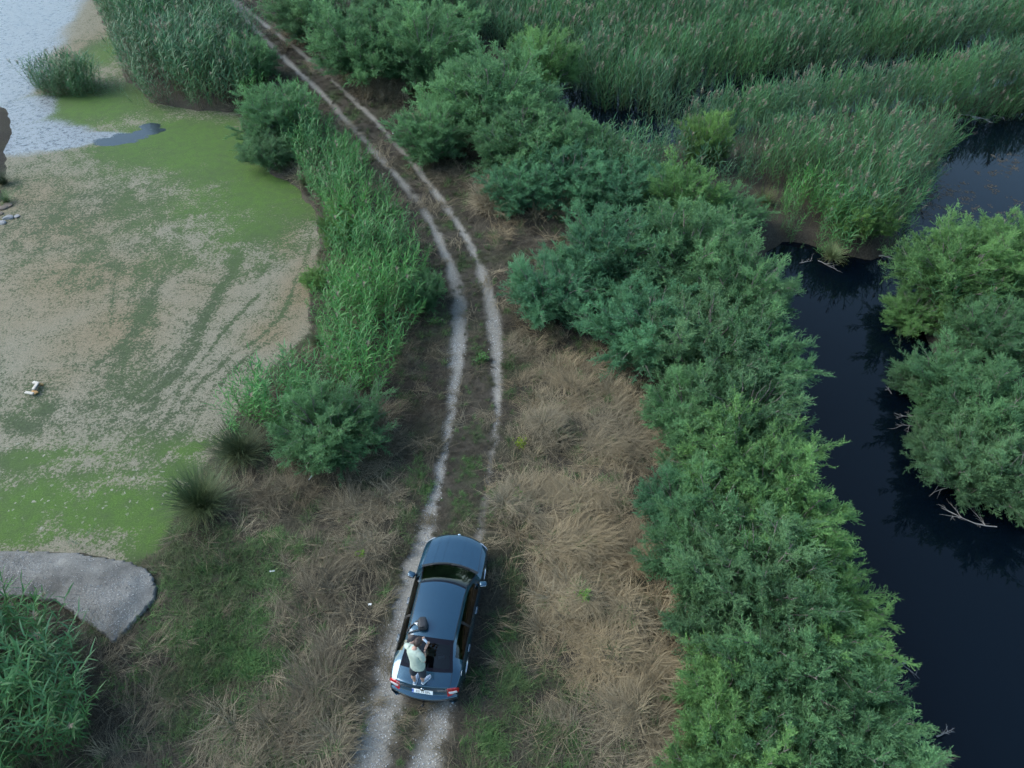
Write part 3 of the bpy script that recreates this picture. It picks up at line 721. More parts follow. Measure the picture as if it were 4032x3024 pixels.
def scatter(name, label, cat, coll, P, rot, scl, idx, tint, hue=None):
    n = len(P)
    me = bpy.data.meshes.new(name)
    me.vertices.add(n); me.vertices.foreach_set('co', np.asarray(P, np.float32).ravel())
    def add(nm, ty, data, key):
        a = me.attributes.new(nm, ty, 'POINT'); a.data.foreach_set(key, np.ascontiguousarray(data).ravel())
    scl = np.asarray(scl, np.float32)
    if scl.ndim == 1: scl = np.stack([scl] * 3, 1)
    add('rot', 'FLOAT_VECTOR', np.asarray(rot, np.float32), 'vector'); add('scl', 'FLOAT_VECTOR', scl, 'vector')
    add('idx', 'INT', np.asarray(idx, np.int32), 'value'); add('tint', 'FLOAT', np.asarray(tint, np.float32), 'value')
    add('hue', 'FLOAT', np.asarray(hue if hue is not None else np.zeros(n), np.float32), 'value')
    o = obj(name, me)
    if coll.name not in GROUPS: GROUPS[coll.name] = scatter_group('scatter_' + coll.name, coll)
    md = o.modifiers.new('scatter', 'NODES'); md.node_group = GROUPS[coll.name]
    tag(o, label, cat, kind='stuff')
    return o

# ------------------------------------------------------------------ reeds
M_REED = leaf_mat('reed_leaves', (.040, .108, .040), (.072, .170, .090), 'INSTANCER', .38, .45, .38, (.060, .225, .030), .8)
M_STALK = simple('reed_stalk', (.12, .125, .055), .7)
M_PLUME = simple('reed_plume', (.16, .135, .10), .95)
def reed_mesh(seed, H=2.8, leaves=15, plume=False, stiff=1.0, wind=.25, droop=1.0, wide=1.0):
    rng = np.random.default_rng(seed)
    V = []; F = []; S = []; MI = []
    lean = rng.normal(0, .09, 2) + np.array([wind * .35, wind * .1])
    def pos(t): return np.array([lean[0] * H * t * t, lean[1] * H * t * t, H * t])
    def quadstrip(pts, sides, ws, shade, mi):
        b0 = len(V)
        for p, s, w_ in zip(pts, sides, ws):
            V.append(p + s * w_); V.append(p - s * w_); S.append(shade); S.append(shade)
        for k in range(len(pts) - 1):
            F.append((b0 + 2 * k, b0 + 2 * k + 1, b0 + 2 * k + 3, b0 + 2 * k + 2)); MI.append(mi)
    for a in (0, 1.57):
        sd = np.array([math.cos(a), math.sin(a), 0])
        quadstrip([pos(0), pos(.5), pos(.97)], [sd] * 3, [.009, .007, .003], .2, 1)
    for i in range(leaves):
        t = .22 + .76 * (i + rng.uniform(-.3, .3)) / (leaves - 1); t = min(max(t, .15), .99)
        az = i * 2.4 + rng.uniform(-.6, .6)
        out = np.array([math.cos(az), math.sin(az), 0]) + np.array([wind, wind * .2, 0]); out /= np.linalg.norm(out)
        L = rng.uniform(.34, .60) * (1.0 - .25 * abs(t - .7))
        up = rng.uniform(.55, 1.05) * (0.75 + .5 * t) * stiff
        sd = np.array([-out[1], out[0], 0]); roll = rng.uniform(-.5, .5); sd = sd * math.cos(roll) + np.array([0, 0, 1]) * math.sin(roll)
        pts = []; p = pos(t); ang = min(up, 1.35)
        pts.append(p.copy())
        for k in range(4):
            p = p + (out * math.cos(ang) + np.array([0, 0, 1]) * math.sin(ang)) * L / 4
            ang -= rng.uniform(.10, .28) * droop; pts.append(p.copy())
        w0 = rng.uniform(.015, .025) * wide
        quadstrip(pts, [sd] * 5, [w0 * .5, w0, w0 * .95, w0 * .6, .001], rng.uniform(0, 1) * .6 + .4 * t, 0)
    if plume:
        for i in range(16):
            t0 = .90 + .10 * i / 16; az = rng.uniform(0, 6.28); o_ = np.array([math.cos(az), math.sin(az), 0])
            p = pos(t0) + np.array([0, 0, .12]); L = rng.uniform(.10, .22)
            q = p + o_ * L * .5 + np.array([wind * .2, 0, L * .5]); sd = np.array([-o_[1], o_[0], 0])
            quadstrip([p, (p + q) / 2, q], [sd] * 3, [.006, .02, .002], .5, 2)
    me = np_mesh('reed', np.array(V), np.array(F), M_REED)
    me.materials.append(M_STALK); me.materials.append(M_PLUME)
    me.polygons.foreach_set('material_index', np.array(MI, np.int32)); set_shade(me, S)
    return me
REEDS = variant_coll('reed', [reed_mesh(200 + i, 2.8, 20, i == 3, wind=.28) for i in range(9)])
REEDF = variant_coll('reedfine', [reed_mesh(240 + i, 2.8, 20, i in (3, 6), 1.2, .32, .8, .62) for i in range(9)])
rng_r = np.random.default_rng(77)
def fill_poly(poly, dens, rng, jitter=True):
    lo = poly.min(0); hi = poly.max(0); n = int((hi - lo).prod() * dens)
    p = rng.uniform(lo, hi, (n, 2))
    return p[poly_sd(poly, p[:, 0], p[:, 1]) + (fbm(p[:, 0] * .8, p[:, 1] * .8, 7, 3) - .5) * .9 < 0]
def reed_stand(name, label, poly, dens, hgt, hue=0.0, z=0.0, tone=0.0, wind=0.0, clump=.25, avoid_track=True, coll=None, hv=.5, rows=0.0):
    poly = GP(poly, z)
    p = fill_poly(poly, dens, rng_r)
    cl = fbm(p[:, 0] * .55, p[:, 1] * .55, 31, 3)
    keep = rng_r.uniform(0, 1, len(p)) < (1 - clump) + clump * 2 * (cl > .45)
    if avoid_track:
        dt = np.minimum(line_d(RUT_L, p[:, 0], p[:, 1]), line_d(RUT_R, p[:, 0], p[:, 1])); keep &= dt > .42
    if rows > 0:                                        # old ditches leave dark rows through the bed
        q_ = p[:, 1] - p[:, 0] * .30 + (fbm(p[:, 0] * .12, p[:, 1] * .12, 61, 3) - .5) * 7
        keep &= (np.mod(q_, rows) > 1.7) | (rng_r.uniform(0, 1, len(p)) < .18)
    p = p[keep]; n = len(p)
    gz = height(p[:, 0], p[:, 1])
    P = np.stack([p[:, 0], p[:, 1], gz], 1)
    cl = fbm(p[:, 0] * .55, p[:, 1] * .55, 31, 3)
    edge = -poly_sd(poly, p[:, 0], p[:, 1])
    s = hgt / 2.8 * (rng_r.uniform(.78, 1.08, n)) * (1 - hv / 2 + hv * cl) * (.72 + .28 * sstep(0, 1.0, edge))
    cx, cy = p.mean(0)
    # stalks at the rim lean outwards
    e = .25
    gx = (poly_sd(poly, p[:, 0] + e, p[:, 1]) - poly_sd(poly, p[:, 0] - e, p[:, 1])) / (2 * e)
    gy = (poly_sd(poly, p[:, 0], p[:, 1] + e) - poly_sd(poly, p[:, 0], p[:, 1] - e)) / (2 * e)
    k = .22 * (1 - sstep(0, 1.1, edge))
    az = rng_r.normal(0.2 + wind, .55, n) + (rng_r.uniform(0, 1, n) < .25) * rng_r.uniform(-2, 2, n)
    tx = rng_r.normal(0, .09, n) - gy * k; ty = rng_r.normal(0, .09, n) + gx * k
    # lean is about world axes, heading about Z: build as Rx(tx) Ry(ty) Rz(az)
    rot = np.zeros((n, 3))
    for i in range(n):
        E_ = (Matrix.Rotation(tx[i], 3, 'X') @ Matrix.Rotation(ty[i], 3, 'Y') @ Matrix.Rotation(az[i], 3, 'Z')).to_euler()
        rot[i] = E_[:]
    tint = np.clip(.5 + tone + (cl - .5) * .9 + rng_r.normal(0, .16, n), 0, 1)
    hu = np.clip(hue + (fbm(p[:, 0] * .4, p[:, 1] * .4, 88, 3) - .5) * .9 + rng_r.normal(0, .12, n), 0, 1)
    scl = np.stack([s * rng_r.uniform(.95, 1.25, n), s * rng_r.uniform(.95, 1.25, n), s], 1)
    return scatter(name, label, 'reeds', coll or REEDS, P, rot, scl, rng_r.integers(0, 9, n), tint, hu)

reed_stand('reed_bed', 'broad far reed bed filling the upper right beyond the ditch',
    [(1010, 85), (1060, 110), (1205, 155), (1285, 242), (1355, 270), (1445, 282), (1480, 212), (1600, 180), (1750, 160), (1900, 140), (2050, 118), (2212, 92), (2500, 66), (2600, -190), (840, -190), (985, 0)],
    14, 3.1, .18, -.5, 0.05, .15, .3, False, REEDF, .3, 7.5)
reed_stand('reed_bed', 'long reed ridge running to the right edge above the blue water',
    [(1470, 300), (1495, 270), (1620, 254), (1750, 238), (1900, 220), (2050, 204), (2212, 180), (2500, 155), (2500, 240), (2300, 250), (2062, 262), (1985, 276), (1850, 272), (1700, 286), (1600, 306), (1500, 314)],
    20, 2.9, .18, -.4, .05, .1, .1, False, REEDF, .2)
reed_stand('reed_bed', 'reed clump jutting to the pool corner with pale seed heads',
    [(1560, 376), (1620, 344), (1800, 344), (1950, 338), (2050, 306), (2015, 355), (1972, 425), (1940, 500), (1905, 548), (1850, 545), (1800, 520), (1760, 480), (1690, 430), (1600, 405)],
    17, 2.7, .25, -.3, .05, .1, .2, False, REEDF, .35)
reed_stand('reed_bed', 'yellowish tall reeds drooping over the brown bank of the dark pool',
    [(1690, 440), (1760, 430), (1850, 470), (1880, 545), (1850, 552), (1800, 540), (1735, 520), (1685, 500)], 13, 2.2, .7, -.2, .15, .1, .1, False)
reed_stand('reed_bed', 'short reeds covering the mud bank left of the yellowish reeds',
    [(1640, 430), (1690, 420), (1715, 480), (1770, 525), (1730, 528), (1670, 510), (1645, 470)], 12, 1.2, .45, -.2, .0, .1, .15, False)
reed_stand('reed_bed', 'dark reeds mixed between the bushes above the middle clearing',
    [(1190, 420), (1250, 350), (1330, 330), (1440, 336), (1560, 352), (1640, 405), (1600, 440), (1500, 435), (1400, 430), (1300, 448)], 9, 2.2, .1, 0, -.15, .1, .3, False)
reed_stand('reed_bed', 'large reed stand at the top left between pond and track',
    [(250, 95), (285, 190), (340, 226), (430, 234), (520, 232), (555, 208), (570, 165), (545, 110), (490, 50), (430, -20), (350, -130), (180, -130), (205, 0)],
    10, 3.0, .05, -.1, -.05, .2, .25)
reed_stand('reed_bed', 'rounded reed island standing in the pond at the upper left',
    [(62, 190), (95, 204), (160, 210), (205, 204), (215, 193), (180, 172), (100, 172)], 34, 2.3, .0, -.3, -.15, .1, .1, False)
reed_stand('reed_bed', 'thin low reeds between the reed island and the big stand',
    [(215, 205), (260, 220), (330, 232), (330, 215), (270, 190), (225, 190)], 5, 1.3, .15, -.3, .0, .0, .4, False)
reed_stand('reed_bed', 'vivid green reed hedge between the pond and the left rut',
    [(600, 262), (640, 240), (672, 262), (712, 305), (765, 372), (820, 445), (872, 515), (908, 575), (930, 640), (928, 690), (890, 720), (855, 800), (830, 865), (785, 880), (742, 832), (696, 765), (690, 700), (708, 640), (724, 560), (722, 505), (690, 450), (655, 380)],
    15, 2.3, .75, 0, .3, .1, .15)
reed_stand('reed_bed', 'reeds at the near end of the hedge around its last tamarisk',
    [(535, 965), (500, 935), (530, 880), (600, 838), (680, 800), (745, 850), (765, 905), (650, 890), (600, 955)], 17, 2.2, .6, 0, .25, .1, .1)
reed_stand('reed_bed', 'bright yellow-green reeds at the upper end of the hedge',
    [(515, 215), (560, 205), (590, 195), (580, 235), (530, 250)], 9, 1.9, .85, 0, .25, 0, .1)
reed_stand('reed_bed', 'tall reeds filling the bottom left corner',
    [(-260, 1300), (20, 1310), (95, 1375), (165, 1440), (205, 1530), (205, 1600), (130, 1690), (0, 1800), (-260, 1820)], 17, 2.9, .35, 0, .0, .1, .15)
reed_stand('reed_bed', 'small reed tuft at the algae edge above the grey slab',
    [(105, 1165), (150, 1180), (205, 1178), (195, 1150), (120, 1148)], 11, .9, .2, -.2, .0, .2, .1)
reed_stand('reed_bed', 'reeds between the tamarisks on the far channel bank',
    [(1965, 640), (2060, 650), (2150, 640), (2320, 640), (2400, 900), (2300, 1000), (2180, 900), (2120, 800), (2050, 730), (1985, 730)], 8, 1.9, .3, 0, .0, 2.6, .2, False)
reed_stand('reed_bed', 'thin reeds trailing over the water on the far bank',
    [(1925, 570), (1990, 535), (2060, 640), (2060, 740), (2100, 840), (2160, 930), (2270, 1120), (2200, 1080), (2080, 970), (2010, 880), (1965, 800), (1935, 700), (1922, 620)], 8, 1.3, .2, -.3, -.1, 2.8, .3, False)
reed_stand('reed_bed', 'few thin reeds in front of the grey-green tamarisk',
    [(1420, 800), (1500, 790), (1510, 830), (1440, 840)], 3, 2.0, .2, 0, .2, .0, .1, False)

# ------------------------------------------------------------------ grasses
def blades_mesh(name, seed, n, L, lean, spread, width, aniso, mats, segs=3, curl=.5, base_r=.1):
    """Tuft of thin blades; aniso>0 combs them along +X."""
    rng = np.random.default_rng(seed)
    V = np.zeros((n, segs + 1, 2, 3)); S = np.zeros((n, segs + 1, 2))
    br = base_r * np.sqrt(rng.uniform(0, 1, n)); ba = rng.uniform(0, 6.28, n)
    base = np.stack([br * np.cos(ba), br * np.sin(ba), rng.uniform(-.01, .02, n)], 1)
    az = np.where(rng.uniform(0, 1, n) < aniso, rng.normal(0, .35, n), rng.uniform(-math.pi, math.pi, n))
    el = np.clip(rng.normal(lean, spread, n), .02, 1.5)
    ln = L * rng.uniform(.55, 1.15, n); sh = rng.uniform(0, 1, n)
    p = base.copy(); cu = rng.normal(curl, abs(curl) * .5 + .1, n); sw = rng.normal(0, .25, n)
    for k in range(segs + 1):
        d = np.stack([np.cos(az) * np.cos(el), np.sin(az) * np.cos(el), np.sin(el)], 1)
        sd = np.stack([-np.sin(az), np.cos(az), np.zeros(n)], 1)
        w_ = width * (1 - .85 * (k / segs) ** 1.5)
        V[:, k, 0] = p + sd * w_; V[:, k, 1] = p - sd * w_; S[:, k, :] = sh[:, None]
        p = p + d * (ln / segs)[:, None]; el = el - cu / segs; az = az + sw / segs
        p[:, 2] = np.maximum(p[:, 2], .005)
    ids = np.arange(n * (segs + 1) * 2).reshape(n, segs + 1, 2)
    F = np.stack([ids[:, :-1, 0], ids[:, :-1, 1], ids[:, 1:, 1], ids[:, 1:, 0]], -1).reshape(-1, 4)
    me = np_mesh(name, V.reshape(-1, 3), F, mats); set_shade(me, S.ravel()); return me
M_STRAW = leaf_mat('straw', (.110, .094, .062), (.248, .210, .140), 'INSTANCER', .15, .8, .4, (.30, .222, .118), .6)
M_GRASS = leaf_mat('green_grass', (.040, .092, .027), (.094, .180, .054), 'INSTANCER', .25, .6, .4, (.13, .110, .07), .7)
M_BROWN = leaf_mat('dead_grass', (.040, .035, .026), (.090, .078, .057), 'INSTANCER', .1, .9, .4, (.06, .085, .03), .8)
M_RUSH = leaf_mat('rush', (.026, .044, .022), (.062, .082, .040), 'OBJECT', .1, .6)
STRAW_C = variant_coll('straw_mat', [blades_mesh('straw', 300 + i, 44, .62, .30, .22, .0062, .55, M_STRAW, 4, .45, .22) for i in range(5)])
STUP_C = variant_coll('straw_tuft', [blades_mesh('strawup', 320 + i, 60, .75, .95, .28, .006, .25, M_STRAW, 4, .9, .12) for i in range(4)])
GRASS_C = variant_coll('green_tuft', [blades_mesh('grass', 340 + i, 40, .30, .85, .35, .0065, .25, M_GRASS, 3, .8, .13) for i in range(5)])
BROWN_C = variant_coll('brown_mat', [blades_mesh('brown', 360 + i, 34, .26, .35, .25, .006, .35, M_BROWN, 2, .4, .14) for i in range(5)])
rng_g = np.random.default_rng(99)
GREG = np.array([[-17, 4.0], [11, 4.0], [9, 14], [8, 24], [6, 34], [-3, 52], [-22, 62], [-22, 50], [-11, 32], [-10, 22], [-15, 12]])
CARX, CARY, CARH = -1.848, 9.317, R(8.5)
def clear_of(p, f):
    cx, cy = p[:, 0] - CARX, p[:, 1] - CARY
    a = cx * math.sin(CARH) + cy * math.cos(CARH); b = -cx * math.cos(CARH) + cy * math.sin(CARH)
    return ~((np.abs(a) < 2.35) & (np.abs(b) < .98))
SLAB = GP([(-120, 1188), (60, 1192), (180, 1198), (265, 1212), (325, 1232), (342, 1268), (330, 1300), (285, 1350), (245, 1390), (205, 1362), (120, 1300), (30, 1290), (-120, 1290)], .1)
def grass_points(dens, seed):
    r = np.random.default_rng(seed); lo = GREG.min(0); hi = GREG.max(0)
    n = int((hi - lo).prod() * dens); p = r.uniform(lo, hi, (n, 2)); p = p[poly_sd(GREG, p[:, 0], p[:, 1]) < 0]
    thin = np.clip(16 / np.maximum(p[:, 1], 1), 0, 1) ** 1.3                    # far away fewer, larger tufts do
    p = p[r.uniform(0, 1, len(p)) < np.clip(thin, .25, 1)]
    wet = np.minimum(np.maximum(poly_sd(POND, p[:, 0], p[:, 1]), -poly_sd(BANK, p[:, 0], p[:, 1])), np.minimum(poly_sd(CHAN, p[:, 0], p[:, 1]), poly_sd(MARSH, p[:, 0], p[:, 1])))
    p = p[(wet > .1) & (poly_sd(SLAB, p[:, 0], p[:, 1]) + (vnoise(p[:, 0] * 2.5, p[:, 1] * 2.5, 9) - .5) * .9 > -.05)]
    f = fields(p[:, 0], p[:, 1]); k = clear_of(p, f)
    p = p[k]; f = {q: v[k] for q, v in f.items()}
    return p, f, r
def flow(p):
    return (fbm(p[:, 0] * .42, p[:, 1] * .42, 201, 2) - .5) * 10.0 + (fbm(p[:, 0] * 1.5, p[:, 1] * 1.5, 202, 2) - .5) * 5.0
def put(name, label, cat, coll, nv, p, f, r, s, tone, hue, az=None, tilt=.12, lift=0.0):
    n = len(p); z = height(p[:, 0], p[:, 1], f) + lift
    rot = np.stack([r.normal(0, tilt, n), r.normal(0, tilt, n), (r.uniform(0, 6.28, n) if az is None else az + r.normal(0, .6, n))], 1)
    tint = np.clip(.5 + tone + (fbm(p[:, 0] * .9, p[:, 1] * .9, 211, 4) - .5) * 1.7 + r.normal(0, .15, n), 0, 1)
    scatter(name, label, cat, coll, np.stack([p[:, 0], p[:, 1], z], 1), rot, s, r.integers(0, nv, n), tint, np.clip(hue, 0, 1))
# matted straw
p, f, r = grass_points(46, 1)
k = r.uniform(0, 1, len(p)) < f['straw'] * .95 * (.15 + .85 * sstep(.28, .50, fbm(p[:, 0] * 1.0, p[:, 1] * 1.0, 71, 3))) + .02
p = p[k]; f = {q: v[k] for q, v in f.items()}; far = np.clip(p[:, 1] / 18, 1, 2.2) ** .5
mound = fbm(p[:, 0] * 1.1, p[:, 1] * 1.1, 71, 3)
put('dry_straw', 'matted dry straw grass lying flattened in swirls on the meadow', 'dry grass', STRAW_C, 5, p, f, r, r.uniform(.7, 1.2, len(p)) * far, .18 * (p[:, 0] > 0) - .14,
    (fbm(p[:, 0] * .5, p[:, 1] * .5, 221, 3) - .22) * 1.3 * (p[:, 0] > -1), flow(p), .14, .02)
# upright dry tufts
p, f, r = grass_points(90, 2)
up = blobs([(1085, 430, .9, .9), (1060, 445, .6, .6), (1190, 450, .45, .6), (830, 190, .9, 1.2), (655, 70, .7, 2.0), (1130, 1090, .6, .7, .8), (1110, 1140, .5, .5, .8), (1220, 1290, .7, .5, .6), (1180, 1370, .5, .4, .6), (1440, 1330, .3, .6, .7),
    (1290, 860, 1.2, .4, .5), (1390, 960, .3, .5, .6), (1150, 900, .4, .6, .5), (1400, 1480, .4, .8, .5), (600, 1065, .8, .25, .8), (820, 930, .4, .9, .6), (520, 1560, .5, .3, .4), (1130, 1000, .4, .8, .5)], p[:, 0], p[:, 1])
k = (r.uniform(0, 1, len(p)) < up * np.where(p[:, 1] > 22, 1.0, .12)) & (f['dt'] > .45)
p = p[k]; f = {q: v[k] for q, v in f.items()}
put('dry_grass_tufts', 'upright straw coloured grass tufts beside the track and straw mounds', 'dry grass', STUP_C, 4, p, f, r, r.uniform(.8, 1.3, len(p)) * np.where(p[:, 1] > 22, 1.55, 1.0), np.where(p[:, 1] > 22, .45, .2), np.full(len(p), .35) * (p[:, 0] > 0), None, .15)
# green grass
p, f, r = grass_points(58, 3)
k = r.uniform(0, 1, len(p)) < f['green'] * .9 + .05 * (f['rut'] < .2) + .6 * f['gmid'] * f['mid']
k &= r.uniform(0, 1, len(p)) > f['rut'] * 1.2
p = p[k]; f = {q: v[k] for q, v in f.items()}; far = np.clip(p[:, 1] / 18, 1, 2.2) ** .5
put('green_grass', 'short green grass growing in patches in the meadow and between the ruts', 'grass', GRASS_C, 5, p, f, r, r.uniform(.55, 1.15, len(p)) * far * np.where(f['mid'] > .5, .5, 1.0), 0.0,
    .25 + (fbm(p[:, 0] * .8, p[:, 1] * .8, 231, 3) - .5) * 1.4, None, .15)
# low dead ground cover
p, f, r = grass_points(48, 4)
k = r.uniform(0, 1, len(p)) < (1 - f['straw'] * .7) * (1 - f['green'] * .6) * np.clip(1 - f['rut'] * 1.5, 0, 1)
p = p[k]; f = {q: v[k] for q, v in f.items()}; far = np.clip(p[:, 1] / 18, 1, 2.2) ** .5
put('dead_grass', 'low dark brown dead grass along the track and meadow', 'dry grass', BROWN_C, 5, p, f, r, r.uniform(.6, 1.25, len(p)) * far * np.where(f['mid'] > .5, .55, 1.0), .05 * (1 - f['mid']) - .1 * f['mid'],
    (fbm(p[:, 0] * .7, p[:, 1] * .7, 241, 3) - .45) * 1.6, flow(p), .12)

# ------------------------------------------------------------------ gravel on the ruts
M_STONE = None
def stone_mat():
    m, n, l, b, o = mat_new('gravel_stone')
    ti = n.new('ShaderNodeAttribute'); ti.attribute_name = 'tint'; ti.attribute_type = 'INSTANCER'
    r = n.new('ShaderNodeValToRGB'); e = r.color_ramp.elements
    e[0].color = (.12, .118, .112, 1); e[1].color = (.42, .42, .41, 1); e[1].position = .9
    l.new(ti.outputs['Fac'], r.inputs[0]); l.new(r.outputs[0], b.inputs['Base Color']); b.inputs['Roughness'].default_value = .85
    return m
M_STONE = stone_mat()
def stone_mesh(seed, mat, sub=1):
    rng = np.random.default_rng(seed); bm = bmesh.new(); bmesh.ops.create_icosphere(bm, subdivisions=sub, radius=1)
    ax = rng.uniform(.65, 1.2, 3) * np.array([1.1, .9, .6])
    cuts = [(unit(rng.normal(0, 1, 3)), rng.uniform(.55, .9)) for _ in range(6)]
    for v in bm.verts:
        q = np.array(v.co)
        for nrm, d in cuts:
            e = q.dot(nrm) - d
            if e > 0: q = q - nrm * e
        v.co = q * ax
    me = bpy.data.meshes.new('stone'); bm.to_mesh(me); bm.free(); me.materials.append(mat); return me
STONES = variant_coll('gravel_stone', [stone_mesh(400 + i, M_STONE) for i in range(6)])
r = np.random.default_rng(8)
p = np.vstack([r.uniform([-6, 4], [3, 22], (90000, 2)), r.uniform([-16, 22], [3, 50], (26000, 2))])
dt = np.minimum(line_d(RUT_L, p[:, 0], p[:, 1]), line_d(RUT_R, p[:, 0], p[:, 1])); p = p[dt < 1.0]
f = fields(p[:, 0], p[:, 1]); pat = sstep(.42, .6, fbm(p[:, 0] * .9, p[:, 1] * .55, 301, 3))
pat = np.maximum(pat, sstep(9.5, 7.0, p[:, 1]))
k = r.uniform(0, 1, len(p)) < f['rut'] ** 1.5 * (.12 + .88 * pat)
p = p[k]; f = {q: v[k] for q, v in f.items()}; n = len(p)
scatter('gravel', 'pale loose gravel stones lying in the wheel ruts', 'gravel', STONES, np.stack([p[:, 0], p[:, 1], height(p[:, 0], p[:, 1], f) + .004], 1),
    r.uniform(0, 6.28, (n, 3)) * [.2, .2, 1], r.uniform(.008, .024, n) * (1 + .6 * (r.uniform(0, 1, n) < .08)), r.integers(0, 6, n), np.clip(r.normal(.55, .25, n), 0, 1))

# gravelly surface of the slab, floating weed on the far water
p = r.uniform(SLAB.min(0), SLAB.max(0), (16000, 2)); p = p[poly_sd(SLAB, p[:, 0], p[:, 1]) < -.12]; p = p[r.uniform(0, 1, len(p)) < .15 + .85 * sstep(.40, .62, fbm(p[:, 0] * 1.2, p[:, 1] * 1.2, 333, 3))]; n = len(p)
SLAB_Z = lambda x, y: .30 - .14 * sstep(-.7, -.02, poly_sd(SLAB, x, y) + (fbm(x * 3, y * 3, 501, 3) - .5) * .14) + .03 * (fbm(x * 2, y * 2, 502, 3) - .5)
scatter('slab_gravel', 'small grey gravel strewn over the slab by the pond', 'gravel', STONES, np.stack([p[:, 0], p[:, 1], SLAB_Z(p[:, 0], p[:, 1])], 1),
    r.uniform(0, 6.28, (n, 3)) * [.2, .2, 1], r.uniform(.008, .022, n), r.integers(0, 6, n), np.clip(r.normal(.30, .28, n), 0, 1))
M_FLOAT = leaf_mat('floating_weed', (.035, .030, .022), (.065, .054, .038), 'INSTANCER', 0, .7)
def pad_mesh(seed):
    rg = np.random.default_rng(seed); V_ = []; F_ = []
    for k in range(7):
        c = rg.normal(0, .10, 2); a0 = rg.uniform(0, 6.28); nn_ = 6; b0 = len(V_)
        for j in range(nn_):
            a = a0 + 6.283 * j / nn_; q = rg.uniform(.02, .06); V_.append((c[0] + q * 1.6 * math.cos(a), c[1] + q * math.sin(a), .004 + .001 * k))
        F_.append(tuple(range(b0, b0 + nn_)))
    me = new_mesh('pad', V_, F_, M_FLOAT); set_shade(me, rg.uniform(0, 1, len(V_))); return me
PADS = variant_coll('weed_pad', [pad_mesh(900 + i) for i in range(4)])
p = r.uniform(GP([(1930, 470)], WATER_CH)[0] - [1, 2], GP([(2300, 300)], WATER_CH)[0] + [1, 1], (5200, 2))
mw = np.maximum(blobs([(2130, 400, 2.2, 1.6), (2080, 430, 2, 1, .8), (2190, 345, 1.6, 1.2, .9), (2010, 440, 1.6, 1, .6), (2180, 440, 2, 1, .7), (2090, 350, 1.2, .8, .5)], p[:, 0], p[:, 1]), .02) * sstep(.42, .62, fbm(p[:, 0] * 1.6, p[:, 1] * 1.6, 335, 3))
p = p[(r.uniform(0, 1, len(p)) < mw) & (poly_sd(CHAN, p[:, 0], p[:, 1]) < -.3)]; n = len(p)
scatter('floating_weed', 'brown floating weed patches on the blue water at the right edge', 'weed', PADS, np.stack([p[:, 0], p[:, 1], np.full(n, WATER_CH)], 1), np.stack([np.zeros(n), np.zeros(n), r.uniform(0, 6.28, n)], 1), r.uniform(.35, .85, n), r.integers(0, 4, n), r.uniform(0, 1, n))

# ------------------------------------------------------------------ the car (local x forward, y left, z up)
M_PAINT = simple('car_paint', (.013, .052, .090), .26, .6, .5, 1.0)
M_TRIM = simple('black_trim', (.012, .012, .013), .5)
M_FRIT = simple('black_glass_border', (.006, .006, .010), .12, 0, .2)
M_TYRE = simple('tyre_rubber', (.018, .018, .018), .85)
M_ALLOY = simple('alloy_rim', (.52, .53, .55), .28, .9)
M_CHROME = simple('chrome', (.75, .76, .78), .12, 1.0)
M_RED = simple('tail_lamp_red', (.33, .008, .012), .14, 0, .5, .6)
M_LAMPW = simple('tail_lamp_clear', (.62, .60, .62), .2, 0, .5, .6)
M_HEAD = simple('head_lamp', (.35, .38, .42), .1, .3, .5, 1.0)
M_PLATE = simple('plate_white', (.72, .74, .74), .4)
M_PBLUE = simple('plate_blue', (.02, .09, .42), .4)
M_INK = simple('plate_ink', (.01, .01, .012), .5)
M_SEAT = simple('seat_cloth', (.030, .030, .033), .9)
M_DASH = simple('dashboard_plastic', (.022, .022, .024), .7)
def glass_mat():
    m, n, l, b, o = mat_new('car_glass')
    n.remove(b)
    tr = n.new('ShaderNodeBsdfTransparent'); tr.inputs[0].default_value = (.13, .15, .16, 1)
    gl = n.new('ShaderNodeBsdfGlossy'); gl.inputs['Roughness'].default_value = .01; gl.inputs[0].default_value = (1, 1, 1, 1)
    fr = n.new('ShaderNodeFresnel'); fr.inputs[0].default_value = 1.48
    ms = n.new('ShaderNodeMixShader'); l.new(fr.outputs[0], ms.inputs[0]); l.new(tr.outputs[0], ms.inputs[1]); l.new(gl.outputs[0], ms.inputs[2]); l.new(ms.outputs[0], o.inputs['Surface'])
    return m
M_GLASS = glass_mat()

car = empty('parked_car', (CARX, CARY, 0.0), R(90) - CARH)
tag(car, 'dark blue-grey five-door liftback car parked on the gravel track', 'car')
CAR_Z = -.03
